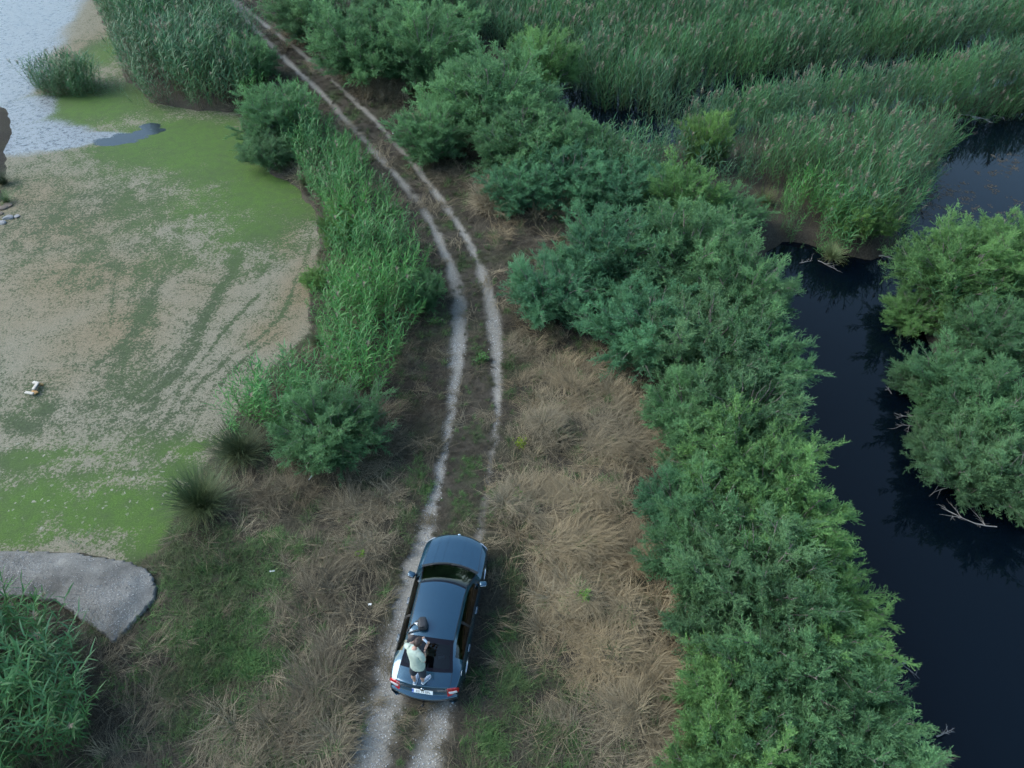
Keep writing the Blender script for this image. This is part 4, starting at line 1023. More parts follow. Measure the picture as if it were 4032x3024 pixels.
# stations front to rear: xn, bulge, (y,z) of sill, lower, waist, belt, rail, then z of the centre line
ST = [
 (1.97, .30, .60, .20, .70, .21, .74, .225, .74, .235, .68, .245, .25),
 (2.04, .29, .70, .20, .80, .32, .82, .40, .80, .47, .70, .51, .53),
 (2.03, .29, .74, .20, .84, .36, .85, .47, .83, .58, .70, .65, .66),
 (1.97, .31, .76, .20, .86, .38, .87, .52, .85, .66, .71, .735, .75),
 (1.80, .30, .80, .19, .885, .38, .895, .56, .87, .745, .735, .80, .825),
 (1.42, .23, .82, .19, .895, .38, .905, .60, .885, .83, .755, .885, .915),
 (.985, .235, .82, .19, .895, .38, .907, .62, .89, .905, .775, .955, .985),
 (.93, .24, .82, .19, .895, .38, .907, .62, .89, .915, .755, .975, 1.005),
 (.58, .19, .82, .19, .895, .38, .907, .63, .888, .930, .68, 1.18, 1.22),
 (.20, .20, .82, .19, .895, .38, .907, .63, .886, .940, .61, 1.355, 1.405),
 (-.10, .12, .82, .19, .895, .38, .907, .64, .884, .945, .595, 1.395, 1.448),
 (-.50, .02, .82, .19, .895, .38, .907, .64, .882, .950, .59, 1.40, 1.456),
 (-.88, -.05, .82, .19, .895, .38, .907, .65, .880, .955, .58, 1.375, 1.43),
 (-1.05, -.08, .82, .19, .895, .38, .907, .66, .878, .960, .575, 1.345, 1.40),
 (-1.40, -.11, .82, .19, .895, .38, .905, .66, .872, .965, .615, 1.195, 1.24),
 (-1.72, -.12, .80, .20, .885, .40, .895, .66, .855, .955, .665, 1.035, 1.065),
 (-1.92, -.12, .78, .22, .865, .42, .875, .66, .835, .935, .675, .985, 1.030),
 (-2.05, -.13, .76, .24, .845, .42, .855, .64, .815, .905, .675, .965, 1.030),
 (-2.075, -.15, .75, .24, .84, .42, .85, .62, .815, .86, .685, .90, .945),
 (-2.095, -.155, .74, .25, .835, .40, .845, .55, .82, .67, .70, .69, .70),
 (-2.14, -.225, .73, .25, .83, .38, .84, .50, .825, .605, .72, .625, .635),
 (-2.12, -.21, .70, .25, .81, .33, .82, .39, .80, .43, .70, .44, .445),
 (-2.07, -.18, .60, .24, .74, .25, .76, .262, .74, .268, .66, .272, .275),
]
STA = np.array(ST)
SPOS = np.arange(len(STA), dtype=float)
def pchip(xp, Y, x):
    """Monotone cubic through the stations, so panels curve without overshoot."""
    h = np.diff(xp)[:, None]; d = np.diff(Y, axis=0) / h
    m = np.zeros_like(Y); m[0] = d[0]; m[-1] = d[-1]
    with np.errstate(divide='ignore', invalid='ignore'):
        hm = 2 / (1 / d[:-1] + 1 / d[1:])
    m[1:-1] = np.where(d[:-1] * d[1:] > 0, hm, 0)
    i = np.clip(np.searchsorted(xp, x, 'right') - 1, 0, len(xp) - 2)
    t = ((x - xp[i]) / (xp[i + 1] - xp[i]))[:, None]; hh = h[i]
    return (1 + 2 * t) * (1 - t) ** 2 * Y[i] + t * (1 - t) ** 2 * hh * m[i] + t * t * (3 - 2 * t) * Y[i + 1] + t * t * (t - 1) * hh * m[i + 1]
NTOP = 9; NSID = [3, 4, 5, 6]
def section(s):
    """All points of one half section, sill to centre line (left side, y >= 0)."""
    q = pchip(SPOS, STA, np.array([float(s)]))[0]
    xn, bl = q[0], q[1]; K = [(q[2], q[3]), (q[4], q[5]), (q[6], q[7]), (q[8], q[9]), (q[10], q[11])]; zt = q[12]
    pts = []
    for a in range(4):
        for k in range(NSID[a]):
            t = k / NSID[a]; y = K[a][0] + (K[a + 1][0] - K[a][0]) * t; z = K[a][1] + (K[a + 1][1] - K[a][1]) * t
            if a == 1: y += .010 * math.sin(math.pi * t)
            if a == 2: y += .016 * math.sin(math.pi * t) + (.010 if abs(t - .6) < .12 else 0)
            if a == 3: y += .035 * math.sin(math.pi * t) * min(1, (K[4][1] - K[3][1]) / .3)
            pts.append((y, z))
    for k in range(NTOP + 1):
        t = k / NTOP; y = K[4][0] * (1 - t); z = zt - (zt - K[4][1]) * (1 - t) ** 2.0
        pts.append((y, z))
    return [(xn + bl * (1 - (y / .9) ** 2), y, z + CAR_Z) for y, z in pts]
NV = sum(NSID) + NTOP + 1
I1, I2, I3, I4 = NSID[0], sum(NSID[:2]), sum(NSID[:3]), sum(NSID)
SSUB = 7
SV = [i + k / SSUB for i in range(len(ST) - 1) for k in range(SSUB)] + [len(ST) - 1]
SEC = [section(s) for s in SV]
def SP_(s, v):
    """Point on the left half surface; v runs over section indices, fractional."""
    a = section(s); i = min(int(v), NV - 2); t = v - i
    return Vector(a[i]) * (1 - t) + Vector(a[i + 1]) * t
WHEELS = [(1.42, .80), (-1.265, .80)]
def arch(p):
    return any((p[0] - wx) ** 2 + (p[2] - .315) ** 2 < .365 ** 2 and abs(p[1]) > .55 for wx, _ in WHEELS)
sid = lambda st: st * SSUB
panels = {k: ([], []) for k in ('body', 'bonnet', 'roof', 'windscreen', 'rear_window', 'tailgate', 'window_l', 'window_r', 'bumper', 'front_bumper')}
def cell_kind(i, j):
    s = SV[i] + .5 / SSUB
    if 3.05 < s < 6.0 and j >= I4: return 'bonnet'
    if 6.9 < s < 9.0 and j >= I4: return 'windscreen'
    if 9.0 <= s < 13.0 and j >= I4: return 'roof'
    if 13.0 <= s < 15.0 and j >= I4 : return 'rear_window'
    if 15.0 <= s < 19.0 and j >= I4: return 'tailgate'
    if s < 3.0: return 'front_bumper'
    if s > 19.0: return 'bumper'
    if 8.0 < s < 14.0 and I3 + 1 <= j < I4 - 1: return 'window'
    return 'body'
def emit(dst, quad):
    v, f = dst; b0 = len(v); v += quad; f.append(tuple(range(b0, b0 + len(quad))))
for i in range(len(SEC) - 1):
    for j in range(NV - 1):
        A, B, C_, D_ = SEC[i][j], SEC[i + 1][j], SEC[i + 1][j + 1], SEC[i][j + 1]
        cen = tuple(sum(q[k] for q in (A, B, C_, D_)) / 4 for k in range(3))
        if j < I3 and arch(cen): continue
        kd = cell_kind(i, j)
        mir = [(q[0], -q[1], q[2]) for q in (D_, C_, B, A)]
        if kd == 'window': emit(panels['window_l'], [A, B, C_, D_]); emit(panels['window_r'], mir)
        else: emit(panels[kd], [A, B, C_, D_]); emit(panels[kd], mir)
def weld(v, f, name, mat, parent, smooth=True, shrink=0.0):
    me = new_mesh(name, v, f, mat)
    bm = bmesh.new(); bm.from_mesh(me); bmesh.ops.remove_doubles(bm, verts=bm.verts, dist=.0008)
    bmesh.ops.recalc_face_normals(bm, faces=bm.faces)
    bm.normal_update()
    for fc in bm.faces: fc.smooth = smooth
    bm.to_mesh(me); bm.free()
    return obj(name, me, parent)
body = weld(*panels['body'], 'body', M_PAINT, car)
bonnet = weld(*panels['bonnet'], 'bonnet', M_PAINT, car)
roof = weld(*panels['roof'], 'roof', M_PAINT, car)
tailgate = weld(*panels['tailgate'], 'tailgate', M_PAINT, car)
bumper = weld(*panels['bumper'], 'rear_bumper', M_PAINT, car)
weld(*panels['front_bumper'], 'front_bumper', M_PAINT, car)
wscr = weld(*panels['windscreen'], 'windscreen', M_GLASS, car)
rwin = weld(*panels['rear_window'], 'rear_window', M_GLASS, car)
for k in ('window_l', 'window_r'): weld(*panels[k], 'side_window', M_GLASS, car)

def strip(path, wd, name, mat, parent, lift=.004, both=False):
    """Ribbon laid on the surface: path of (s, v) on the left half; both=True mirrors it too."""
    for sg in ((1, -1) if both else (1,)):
        mb = MB()
        P = [SP_(s, v) for s, v in path]
        P = [Vector((p.x, p.y * sg, p.z)) for p in P]
        L = []; R_ = []
        for i, p in enumerate(P):
            d = (P[min(i + 1, len(P) - 1)] - P[max(i - 1, 0)]).normalized()
            s, v = path[i]
            du = SP_(min(s + .05, len(ST) - 1), v) - SP_(max(s - .05, 0), v); dv = SP_(s, min(v + .3, NV - 1)) - SP_(s, max(v - .3, 0))
            nrm = du.cross(dv)
            if nrm.length < 1e-9: nrm = Vector((0, 0, 1))
            nrm.normalize(); nrm.y *= sg
            if nrm.dot(p - Vector((p.x * .8, 0, .5))) < 0: nrm = -nrm
            sd = d.cross(nrm).normalized()
            L.append(p + nrm * lift + sd * wd); R_.append(p + nrm * lift - sd * wd)
        n = len(P); mb.add(L + R_, [(i, i + 1, n + i + 1, n + i) for i in range(n - 1)])
        mb.build(name, mat, parent, False)
def patch(cells, name, mat, parent, lift, side=(1, -1), skew=(0.0, 0.0)):
    """Raised patch over a (s0,s1,v0,v1) grid on the surface, with a rim down to it."""
    out = []
    for sg in side:
        s0, s1, v0, v1 = cells; n, m = 9, 9
        top = []; 
        for a in range(n + 1):
            for b in range(m + 1):
                sa_, sb_ = s0 - skew[0] * (1 - b / m), s1 - skew[1] * (1 - b / m); s = sa_ + (sb_ - sa_) * a / n; v = v0 + (v1 - v0) * b / m
                p = SP_(s, v); du = SP_(min(s + .05, len(ST) - 1), v) - SP_(max(s - .05, 0), v); dv = SP_(s, min(v + .3, NV - 1)) - SP_(s, max(v - .3, 0))
                nr = du.cross(dv); nr = nr.normalized() if nr.length > 1e-9 else Vector((0, 0, 1))
                if nr.dot(p - Vector((p.x * .8, 0, .5))) < 0: nr = -nr
                rim = a in (0, n) or b in (0, m)
                q = p + nr * (0.0 if rim else lift); top.append((q.x, q.y * sg, q.z))
        fs = [(a * (m + 1) + b, (a + 1) * (m + 1) + b, (a + 1) * (m + 1) + b + 1, a * (m + 1) + b + 1) for a in range(n) for b in range(m)]
        mb = MB(); mb.add(top, fs); out.append(weld(mb.v, mb.f, name, mat, parent))
    return out
vs_ = [NV - 1 - k * .5 for k in range(int((NV - 1 - I4) * 2) + 1)]
# black borders of the rear window and windscreen (printed frit bands on the glass)
def frit(s0, s1, bs0, bs1, bv, name, parent):
    mb = MB()
    def band(sa, sb, va, vb, n, m):
        for sg in (1, -1):
            g = []
            for a in range(n + 1):
                for b in range(m + 1):
                    p = SP_(sa + (sb - sa) * a / n, va + (vb - va) * b / m); g.append((p.x * 1.0, p.y * sg, p.z + .003))
            mb.add(g, [(a * (m + 1) + b, (a + 1) * (m + 1) + b, (a + 1) * (m + 1) + b + 1, a * (m + 1) + b + 1) for a in range(n) for b in range(m)])
    band(s0, s0 + bs0, I4, NV - 1, 2, 18); band(s1 - bs1, s1, I4, NV - 1, 2, 18); band(s0, s1, I4, I4 + bv, 14, 2)
    return weld(mb.v, mb.f, name, M_FRIT, parent)
frit(13.02, 14.98, .34, .26, 1.1, 'window_border', rwin)
frit(7.02, 8.98, .16, .14, .35, 'window_border', wscr)
# shut lines
strip([(s, I4 + .05) for s in np.linspace(3.1, 6.0, 16)], .004, 'panel_gap', M_TRIM, bonnet, .002, True)
strip([(3.1, v) for v in vs_], .005, 'panel_gap', M_TRIM, bonnet, .002, True)
strip([(s, I4 + .2) for s in np.linspace(15.0, 18.9, 16)], .005, 'panel_gap', M_TRIM, tailgate, .003, True)
for s_, va, vb in ((7.35, 4.5, I3), (11.0, 2, I3), (13.1, 6.5, I3)):
    strip([(s_, v) for v in np.linspace(va, vb, 12)], .004, 'door_gap', M_TRIM, body, .003, True)
strip([(s, I4 - .05) for s in np.linspace(8.9, 13.2, 20)], .010, 'roof_gutter', M_TRIM, roof, .003, True)
strip([(s, I3 + .75) for s in np.linspace(8.0, 14.1, 24)], .014, 'window_seal', M_TRIM, body, .004, True)
strip([(11.1 + .12 * k / 6, I3 + 1 + (I4 - I3 - 2) * k / 6) for k in range(7)], .035, 'door_pillar', M_TRIM, body, .004, True)
# bonnet creases
for k in (3.2, 6.0):
    strip([(s, I4 + k) for s in np.linspace(3.4, 5.9, 10)], .006, 'bonnet_crease', M_PAINT, bonnet, .005, True)
# cowl and wipers
strip([(6.45, v) for v in vs_], .065, 'cowl_panel', M_TRIM, car, .004, True)
for y0, y1 in ((.55, -.05), (-.02, -.55)):
    mb = MB(); pts = []
    for k in range(7):
        t = k / 6; y = y0 + (y1 - y0) * t; p = SP_(6.95 + .22 * (1 - t), NV - 1 - abs(y) / .76 * NTOP); pts.append((p.x, y, p.z + .02))
    mb.tube(pts, .011, 5); mb.build('wiper', M_TRIM, car)
# tail lamps: red clusters on the rear corners with a clear bar, headlamps, fog strips
for lamp in patch((17.35, 19.45, I3 - 4.5, I4 + 1.3), 'tail_lamp', M_RED, car, .012, (1, -1), (1.0, 1.5)):
    pass
patch((18.35, 18.85, I3 - 1.2, I4 + 1.0), 'reversing_lamp', M_LAMPW, car, .020, (1, -1), (.3, .35))
patch((2.4, 3.3, I3 - 1.5, I4 + .8), 'head_lamp', M_HEAD, car, .010)
patch((1.2, 2.6, I4 + 3.5, NV - 1), 'grille', M_TRIM, car, .006)
# rear bumper lower trim
strip([(21.35, v) for v in np.linspace(I3 - 2, NV - 1, 20)], .05, 'bumper_trim', M_TRIM, bumper, .006, True)
# wheels in their arches
for wx, _ in WHEELS:
    for sg in (1, -1):
        w_ = empty('wheel', (wx, sg * .79, .315), 0); w_.parent = car
        w_.rotation_euler = (R(-90) * sg, 0, 0)
        mb = MB(); mb.lathe([(.215, -.09), (.29, -.105), (.315, -.09), (.318, 0), (.315, .09), (.29, .105), (.215, .09)], n=36); mb.build('tyre', M_TYRE, w_)
        mb = MB(); mb.lathe([(.215, -.09), (.218, .085), (.205, .092), (.195, .05), (.17, -.02)], n=36)
        mb.lathe([(.0, .075), (.045, .075), (.055, .055), (.055, .0)], n=16)
        for k in range(5):
            for da in (-.13, .13):
                a = 2 * math.pi * k / 5 + da
                mb.box((math.cos(a) * .125, math.sin(a) * .125, .055), (.17, .030, .03), Matrix.Rotation(a, 3, 'Z'))
        mb.build('rim', M_ALLOY, w_, False)
        mb = MB(); mb.lathe([(0, -.02), (.21, -.02)], n=24); mb.build('wheel_backing', M_TRIM, w_)
        # arch lip and liner
        mb = MB(); rim = []
        for k in range(17):
            a = math.pi * (-.02 + 1.04 * k / 16); rim.append((wx + .362 * math.cos(a), sg * .893, .315 + .362 * math.sin(a)))
        mb.tube(rim, .020, 6); mb.build('wheel_arch', M_PAINT, car)
        mb = MB(); g = []
        for k in range(17):
            a = math.pi * (-.1 + 1.2 * k / 16)
            for yy in (.89, .50): g.append((wx + .37 * math.cos(a), sg * yy, .315 + .37 * math.sin(a)))
        mb.add(g, [(2 * k, 2 * k + 1, 2 * k + 3, 2 * k + 2) for k in range(16)])
        n0 = len(g); mb.add([g[2 * k + 1] for k in range(17)] + [(wx, sg * .5, .25)], [(k, k + 1, 17) for k in range(16)])
        mb.build('arch_liner', M_TRIM, car)
# underside
mb = MB(); mb.box((-.05, 0, .27), (4.1, 1.30, .10)); mb.build('underbody', M_TRIM, car, False)
# mirrors
for sg in (1, -1):
    mb = MB(); mb.box((.70, sg * .985, .985), (.15, .20, .135), Matrix.Rotation(sg * -.25, 3, 'Z'), .045); mi = mb.build('wing_mirror', M_PAINT, car)
    mb = MB(); mb.tube([(.74, sg * .86, .935), (.72, sg * .93, .945)], .028, 6); mb.build('mirror_arm', M_TRIM, mi)
    mb = MB(); mb.box((.622, sg * 1.0, .985), (.008, .15, .10), Matrix.Rotation(sg * -.25, 3, 'Z'), .003); mb.build('mirror_glass', M_CHROME, mi)
# door handles with a pale ring round each
M_RING = simple('handle_ring', (.30, .33, .36), .3, .2)
for sg in (1, -1):
    for hx in (.02, -1.02):
        p = SP_(11.0, I3 - 1.2); yy = .905
        mb = MB(); mb.box((hx, sg * (yy + .035), .83), (.20, .022, .028), None, .009); h_ = mb.build('door_handle', M_PAINT, car)
        mb = MB(); ring = [(hx + .10 * math.cos(a), sg * (yy + .012), .83 + .045 * math.sin(a)) for a in np.linspace(0, 2 * math.pi, 21)]
        mb.tube(ring, .007, 6, False); mb.build('handle_ring', M_RING, h_)
# thin pale ring on the right rear wing
mb = MB(); ring = [(-1.70 + .060 * math.cos(a), -.868, .885 + .060 * math.sin(a)) for a in np.linspace(0, 2 * math.pi, 21)]
mb.tube(ring, .010, 6, False); mb.build('wing_ring', M_RING, car)
# number plate, badge, lettering
def text_obj(txt, size, mat, parent, M, ext=.004, name='lettering', sx=1.0):
    cu = bpy.data.curves.new('txt', 'FONT'); cu.body = txt; cu.size = size; cu.extrude = ext; cu.align_x = 'CENTER'; cu.align_y = 'CENTER'
    cu.resolution_u = 2
    to = bpy.data.objects.new('txt', cu); COL.objects.link(to)
    me = bpy.data.meshes.new_from_object(to.evaluated_get(bpy.context.evaluated_depsgraph_get()))
    bpy.data.objects.remove(to); bpy.data.curves.remove(cu)
    me.transform(Matrix.Diagonal((sx, 1, 1, 1))); me.transform(M); me.materials.clear(); me.materials.append(mat)
    o_ = obj(name, me, parent); o_['kind'] = 'stuff'; return o_
def rear_frame(y, z, tilt, off):
    """Frame on the tailgate: text X runs to the car's right, Z faces backwards."""
    v = NV - 1 - abs(y) / .69 * NTOP
    ss = np.linspace(17.0, 19.2, 80); P = [SP_(s, v) for s in ss]; k = int(np.argmin([abs(p.z - z) for p in P]))
    p = P[k]; yaw = .40 * y
    X = Vector((math.sin(yaw) * -1, -math.cos(yaw), 0)).normalized()
    d = (P[max(k - 2, 0)] - P[min(k + 2, 79)]).normalized(); Y = (d - X * d.dot(X)).normalized(); Zv = X.cross(Y)
    M = Matrix((X, Y, Zv)).transposed().to_4x4(); M.translation = Vector((p.x, y, p.z)) + Zv * off
    return M
plM = rear_frame(0.0, .80, 0, .016)
plM = Matrix.Translation(plM.translation) @ Matrix(((0, math.sin(.42), -math.cos(.42)), (-1, 0, 0), (0, math.cos(.42), math.sin(.42)))).to_4x4()
mb = MB(); mb.box((0, 0, 0), (.52, .115, .010), None, .003); me = mb.mesh('number_plate', M_PLATE); me.transform(plM); pl = obj('number_plate', me, car)
mb = MB(); mb.box((-.236, 0, .0065), (.045, .110, .004)); me = mb.mesh('plate_band', M_PBLUE, False); me.transform(plM); obj('plate_band', me, pl)
text_obj('DJ 15 EFL', .105, M_INK, pl, plM @ Matrix.Translation((.022, -.002, .006)), .002, 'plate_lettering', .86)
text_obj('RO', .030, M_PLATE, pl, plM @ Matrix.Translation((-.236, -.032, .009)), .001, 'plate_lettering')
text_obj('ŠKODA', .062, M_CHROME, tailgate, rear_frame(.56, .885, 0, .008), .004)
text_obj('OCTAVIA', .062, M_CHROME, tailgate, rear_frame(-.50, .885, 0, .008), .004)
bM = rear_frame(0.0, .885, 0, .010)
mb = MB(); mb.lathe([(.0, .0), (.042, .004), (.046, .010), (.052, .010), (.054, .0)], bM, 28); bd = mb.build('badge', M_CHROME, tailgate)
mb = MB()                                             # winged arrow on a dark disc
disc = [(.041 * math.cos(a), .041 * math.sin(a), .0075) for a in np.linspace(0, 2 * math.pi, 25)[:-1]]
mb.add([bM @ Vector(q) for q in disc], [tuple(range(24))]); mb.build('badge_disc', M_INK, bd, False)
mb = MB()
def fl2(poly): mb.add([bM @ Vector((x, y, .0105)) for x, y in poly], [tuple(range(len(poly)))])
fl2([(-.032, -.012), (.014, -.012), (.014, -.022), (.034, -.006), (.014, .006), (.014, -.001), (-.032, -.001)])
for k in range(3): fl2([(-.022 + .008 * k, .001), (-.016 + .008 * k, .001), (.004 + .009 * k, .030 - .006 * k), (-.006 + .009 * k, .030 - .006 * k)])
mb.build('badge_arrow', M_CHROME, bd, False)['kind'] = 'stuff'
# front badge
p = SP_(3.0, NV - 1); mb = MB(); mb.lathe([(0, .012), (.035, .010), (.045, .0)], Matrix.Translation((p.x - .01, 0, p.z + .002)), 20); mb.build('badge', M_CHROME, car)
# tow bar
mb = MB(); mb.tube([(-2.15, 0, .30), (-2.36, 0, .27), (-2.42, 0, .30), (-2.43, 0, .36)], .022, 8)
tb = mb.build('tow_bar', M_TRIM, car)
mb = MB(); mb.lathe([(0, .03), (.018, .024), (.027, .008), (.027, -.008), (.018, -.024), (0, -.03)], Matrix.Translation((-2.43, 0, .385)), 12); mb.build('tow_ball', M_DASH, tb)
# interior
def soft_box(name, c, s, mat, rot=None, bev=.05): 
    mb = MB(); mb.box(c, s, rot, bev); return mb.build(name, mat, car)
soft_box('dashboard', (.80, 0, .80), (.62, 1.36, .24), M_DASH, None, .07)
for sg in (1, -1):
    soft_box('front_seat', (-.12, sg * .36, .50), (.50, .50, .18), M_SEAT)
    s_ = soft_box('seat_back', (-.38, sg * .36, .82), (.16, .48, .62), M_SEAT, Matrix.Rotation(-.25, 3, 'Y'))
    soft_box('headrest', (-.47, sg * .36, 1.19), (.09, .26, .16), M_SEAT, None, .035)
soft_box('rear_seat', (-.92, 0, .50), (.50, 1.25, .20), M_SEAT)
soft_box('rear_seat_back', (-1.20, 0, .80), (.16, 1.22, .56), M_SEAT, Matrix.Rotation(-.35, 3, 'Y'))
M_SHELF = simple('shelf_carpet', (.050, .050, .058), .9, noise=.2, nscale=60)
shelf = soft_box('parcel_shelf', (-1.52, 0, .93), (.52, 1.08, .03), M_SHELF, None, .01)
mb = MB(); mb.box((-1.42, -.30, .965), (.07, .16, .04), Matrix.Rotation(.3, 3, 'Z'), .008); mb.build('shelf_tag', M_PLATE, shelf)
mb = MB(); mb.box((-1.40, -.40, .965), (.06, .05, .04), Matrix.Rotation(.3, 3, 'Z'), .008); mb.build('shelf_tag', M_RED, shelf)
mb = MB(); mb.box((-1.25, .02, 1.02), (.07, .34, .09), None, .02); mb.build('middle_headrest', M_SHELF, car)
mb = MB(); ring = [(.42 + .06 * math.sin(a) * .4, .36 + .18 * math.cos(a), .92 + .17 * math.sin(a)) for a in np.linspace(0, 2 * math.pi, 25)]
mb.tube(ring, .016, 6, False); mb.build('steering_wheel', M_DASH, car)
mb = MB(); mb.box((.50, 0, 1.27), (.03, .22, .07), None, .012); mb.build('rear_view_mirror', M_DASH, car)

# ------------------------------------------------------------------ the person standing on the boot lid
M_SKIN = simple('skin', (.36, .215, .165), .55)
M_HAIR = simple('hair', (.028, .016, .013), .6, noise=.4, nscale=40)
M_SHIRT = simple('shirt_cotton', (.31, .37, .32), .9, noise=.14, nscale=12)
M_SHORTS = simple('shorts_denim', (.014, .021, .033), .9, noise=.25, nscale=20)
M_SHOE = simple('shoe_mesh', (.20, .26, .34), .8)
M_SOLE = simple('shoe_sole', (.62, .64, .68), .7)
M_BLACK = simple('black_plastic', (.010, .010, .012), .35)
M_PHONE = simple('phone_back', (.45, .55, .66), .2, 0, .5, .5)
PX = Vector((-2.253, 7.22, .995))
per = empty('person', PX)
tag(per, 'person in pale green shirt and dark shorts standing on the car boot holding a phone', 'person')
FACE = Vector((.62, .785, 0)).normalized(); RT = Vector((FACE.y, -FACE.x, 0)); UP = Vector((0, 0, 1))
def skin_mesh(name, verts, edges, rad, mat, sub=2, root=0):
    me = bpy.data.meshes.new(name); me.from_pydata([tuple(v) for v in verts], edges, [])
    o = bpy.data.objects.new(name, me); COL.objects.link(o)
    md = o.modifiers.new('skin', 'SKIN'); md.use_smooth_shade = True
    if not me.skin_vertices: me.skin_vertices.new()
    for i, s in enumerate(me.skin_vertices[0].data):
        rr = rad[i]; s.radius = (rr, rr) if not isinstance(rr, tuple) else rr; s.use_root = (i == root)
    sd_ = o.modifiers.new('sub', 'SUBSURF'); sd_.levels = sub; sd_.render_levels = sub
    out = bpy.data.meshes.new_from_object(o.evaluated_get(bpy.context.evaluated_depsgraph_get()))
    bpy.data.objects.remove(o); bpy.data.meshes.remove(me)
    out.name = name; out.materials.clear(); out.materials.append(mat)
    out.polygons.foreach_set('use_smooth', [True] * len(out.polygons))
    return out
def mesh_to(mb, me):
    mb.add([v.co[:] for v in me.vertices], [tuple(p.vertices) for p in me.polygons])
HEAD = Vector((.11, .255, 1.685))
vb = [(.04, .05, .94), (.035, .08, 1.10), (.005, .145, 1.34), (.005, .18, 1.48), (.03, .20, 1.555),
      (-.045, .055, .90), (-.10, .03, .50), (-.10, .0, .10),
      (.115, .02, .90), (.13, -.015, .50), (.10, .0, .10),
      (-.16, .265, 1.44), (-.03, .47, 1.22), (.165, .435, 1.44),
      (.15, .06, 1.44), (.228, .005, 1.18), (.242, .185, 1.42)]
eb = [(0, 1), (1, 2), (2, 3), (3, 4), (0, 5), (5, 6), (6, 7), (0, 8), (8, 9), (9, 10), (2, 11), (11, 12), (12, 13), (2, 14), (14, 15), (15, 16)]
rb = [.115, .11, .12,   .07, .058, .09, .060, .038, .09, .060, .038, .055, .042, .027, .055, .042, .027]
mbod = MB(); mesh_to(mbod, skin_mesh('body', vb, eb, rb, M_SKIN))
# calves swell
for an, kn, sgn in ((Vector((-.10, 0, .10)), Vector((-.10, .03, .50)), 1), (Vector((.10, 0, .10)), Vector((.13, -.015, .50)), 1)):
    c_ = an.lerp(kn, .62) - FACE * .018
    mesh_to(mbod, skin_mesh('calf', [kn - Vector((0, 0, .02)), c_, an.lerp(kn, .25)], [(0, 1), (1, 2)], [.05, .058, .036], M_SKIN, 2))
# head with nose, ears, chin
def ellipsoid(mb, c, r3, n=14, m=10, f=None):
    vs = [];  fs = []
    X, Y, Z = RT, FACE, UP
    for a in range(m + 1):
        th = math.pi * a / m
        for b in range(n):
            ph = 2 * math.pi * b / n
            q = Vector((math.sin(th) * math.cos(ph), math.sin(th) * math.sin(ph), math.cos(th)))
            if f: q = f(q)
            vs.append(c + X * q.x * r3[0] + Y * q.y * r3[1] + Z * q.z * r3[2])
    for a in range(m):
        for b in range(n): fs.append((a * n + b, a * n + (b + 1) % n, (a + 1) * n + (b + 1) % n, (a + 1) * n + b))
    mb.add(vs, fs)
def headshape(q):
    k = 1 - .22 * max(0, -q.z); return Vector((q.x * k, q.y * (1 - .10 * max(0, -q.z)), q.z))
ellipsoid(mbod, HEAD, (.076, .096, .118), 18, 14, headshape)
ellipsoid(mbod, HEAD + FACE * .098 - UP * .008, (.014, .020, .026), 8, 6)
ellipsoid(mbod, HEAD + FACE * .086 - UP * .055, (.024, .010, .010), 8, 6)
for s in (1, -1):
    ellipsoid(mbod, HEAD + RT * s * .078 - UP * .01 - FACE * .005, (.012, .022, .034), 8, 6)
# hands closing on the phone
PHC = Vector((.258, .345, 1.545)); PHU = Vector((.71, -.70, .0)).normalized()
PHN = (FACE * .62 + UP * .78).normalized(); PHN = (PHN - PHU * PHN.dot(PHU)).normalized(); PHV = PHN.cross(PHU).normalized()
if PHV.z < 0: PHV = -PHV
def hand(wr, end, sgn):
    """Palm from wrist to the phone's end; four fingers over the back, thumb on the screen side."""
    palm = wr.lerp(end, .62); v = [wr, palm, end - PHN * .012]
    mesh_to(mbod, skin_mesh('palm', v, [(0, 1), (1, 2)], [.024, .034, .024], M_SKIN, 2))
    for k in range(4):
        off = PHV * (.030 - .020 * k); ln = (.9, 1.0, .95, .75)[k]
        a = end - PHN * .004 + off * .9 + PHU * sgn * .012; b = a + (PHN * .030 + PHU * sgn * .006); c = b - PHU * sgn * .026 * ln + PHN * .006; d = c - PHU * sgn * .022 * ln - PHN * .006
        mesh_to(mbod, skin_mesh('finger', [palm.lerp(a, .7), a, b, c, d], [(0, 1), (1, 2), (2, 3), (3, 4)], [.011, .0095, .0090, .0085, .0075], M_SKIN, 1))
    t0 = palm + PHV * .02; t1 = end - PHN * .026 + PHV * .012; t2 = t1 - PHU * sgn * .032 + PHV * .012
    mesh_to(mbod, skin_mesh('thumb', [t0, t1, t2], [(0, 1), (1, 2)], [.013, .0105, .009], M_SKIN, 1))
hand(Vector((.242, .185, 1.42)), PHC + PHU * .085, 1)
hand(Vector((.165, .435, 1.44)), PHC - PHU * .085, -1)
_o = mbod.build('body_parts', M_SKIN)
_r = _o.modifiers.new('fuse', 'REMESH'); _r.mode = 'VOXEL'; _r.voxel_size = .0055; _r.use_smooth_shade = True
_me = bpy.data.meshes.new_from_object(_o.evaluated_get(bpy.context.evaluated_depsgraph_get())); bpy.data.objects.remove(_o)
_me.materials.clear(); _me.materials.append(M_SKIN); obj('body', _me, per)
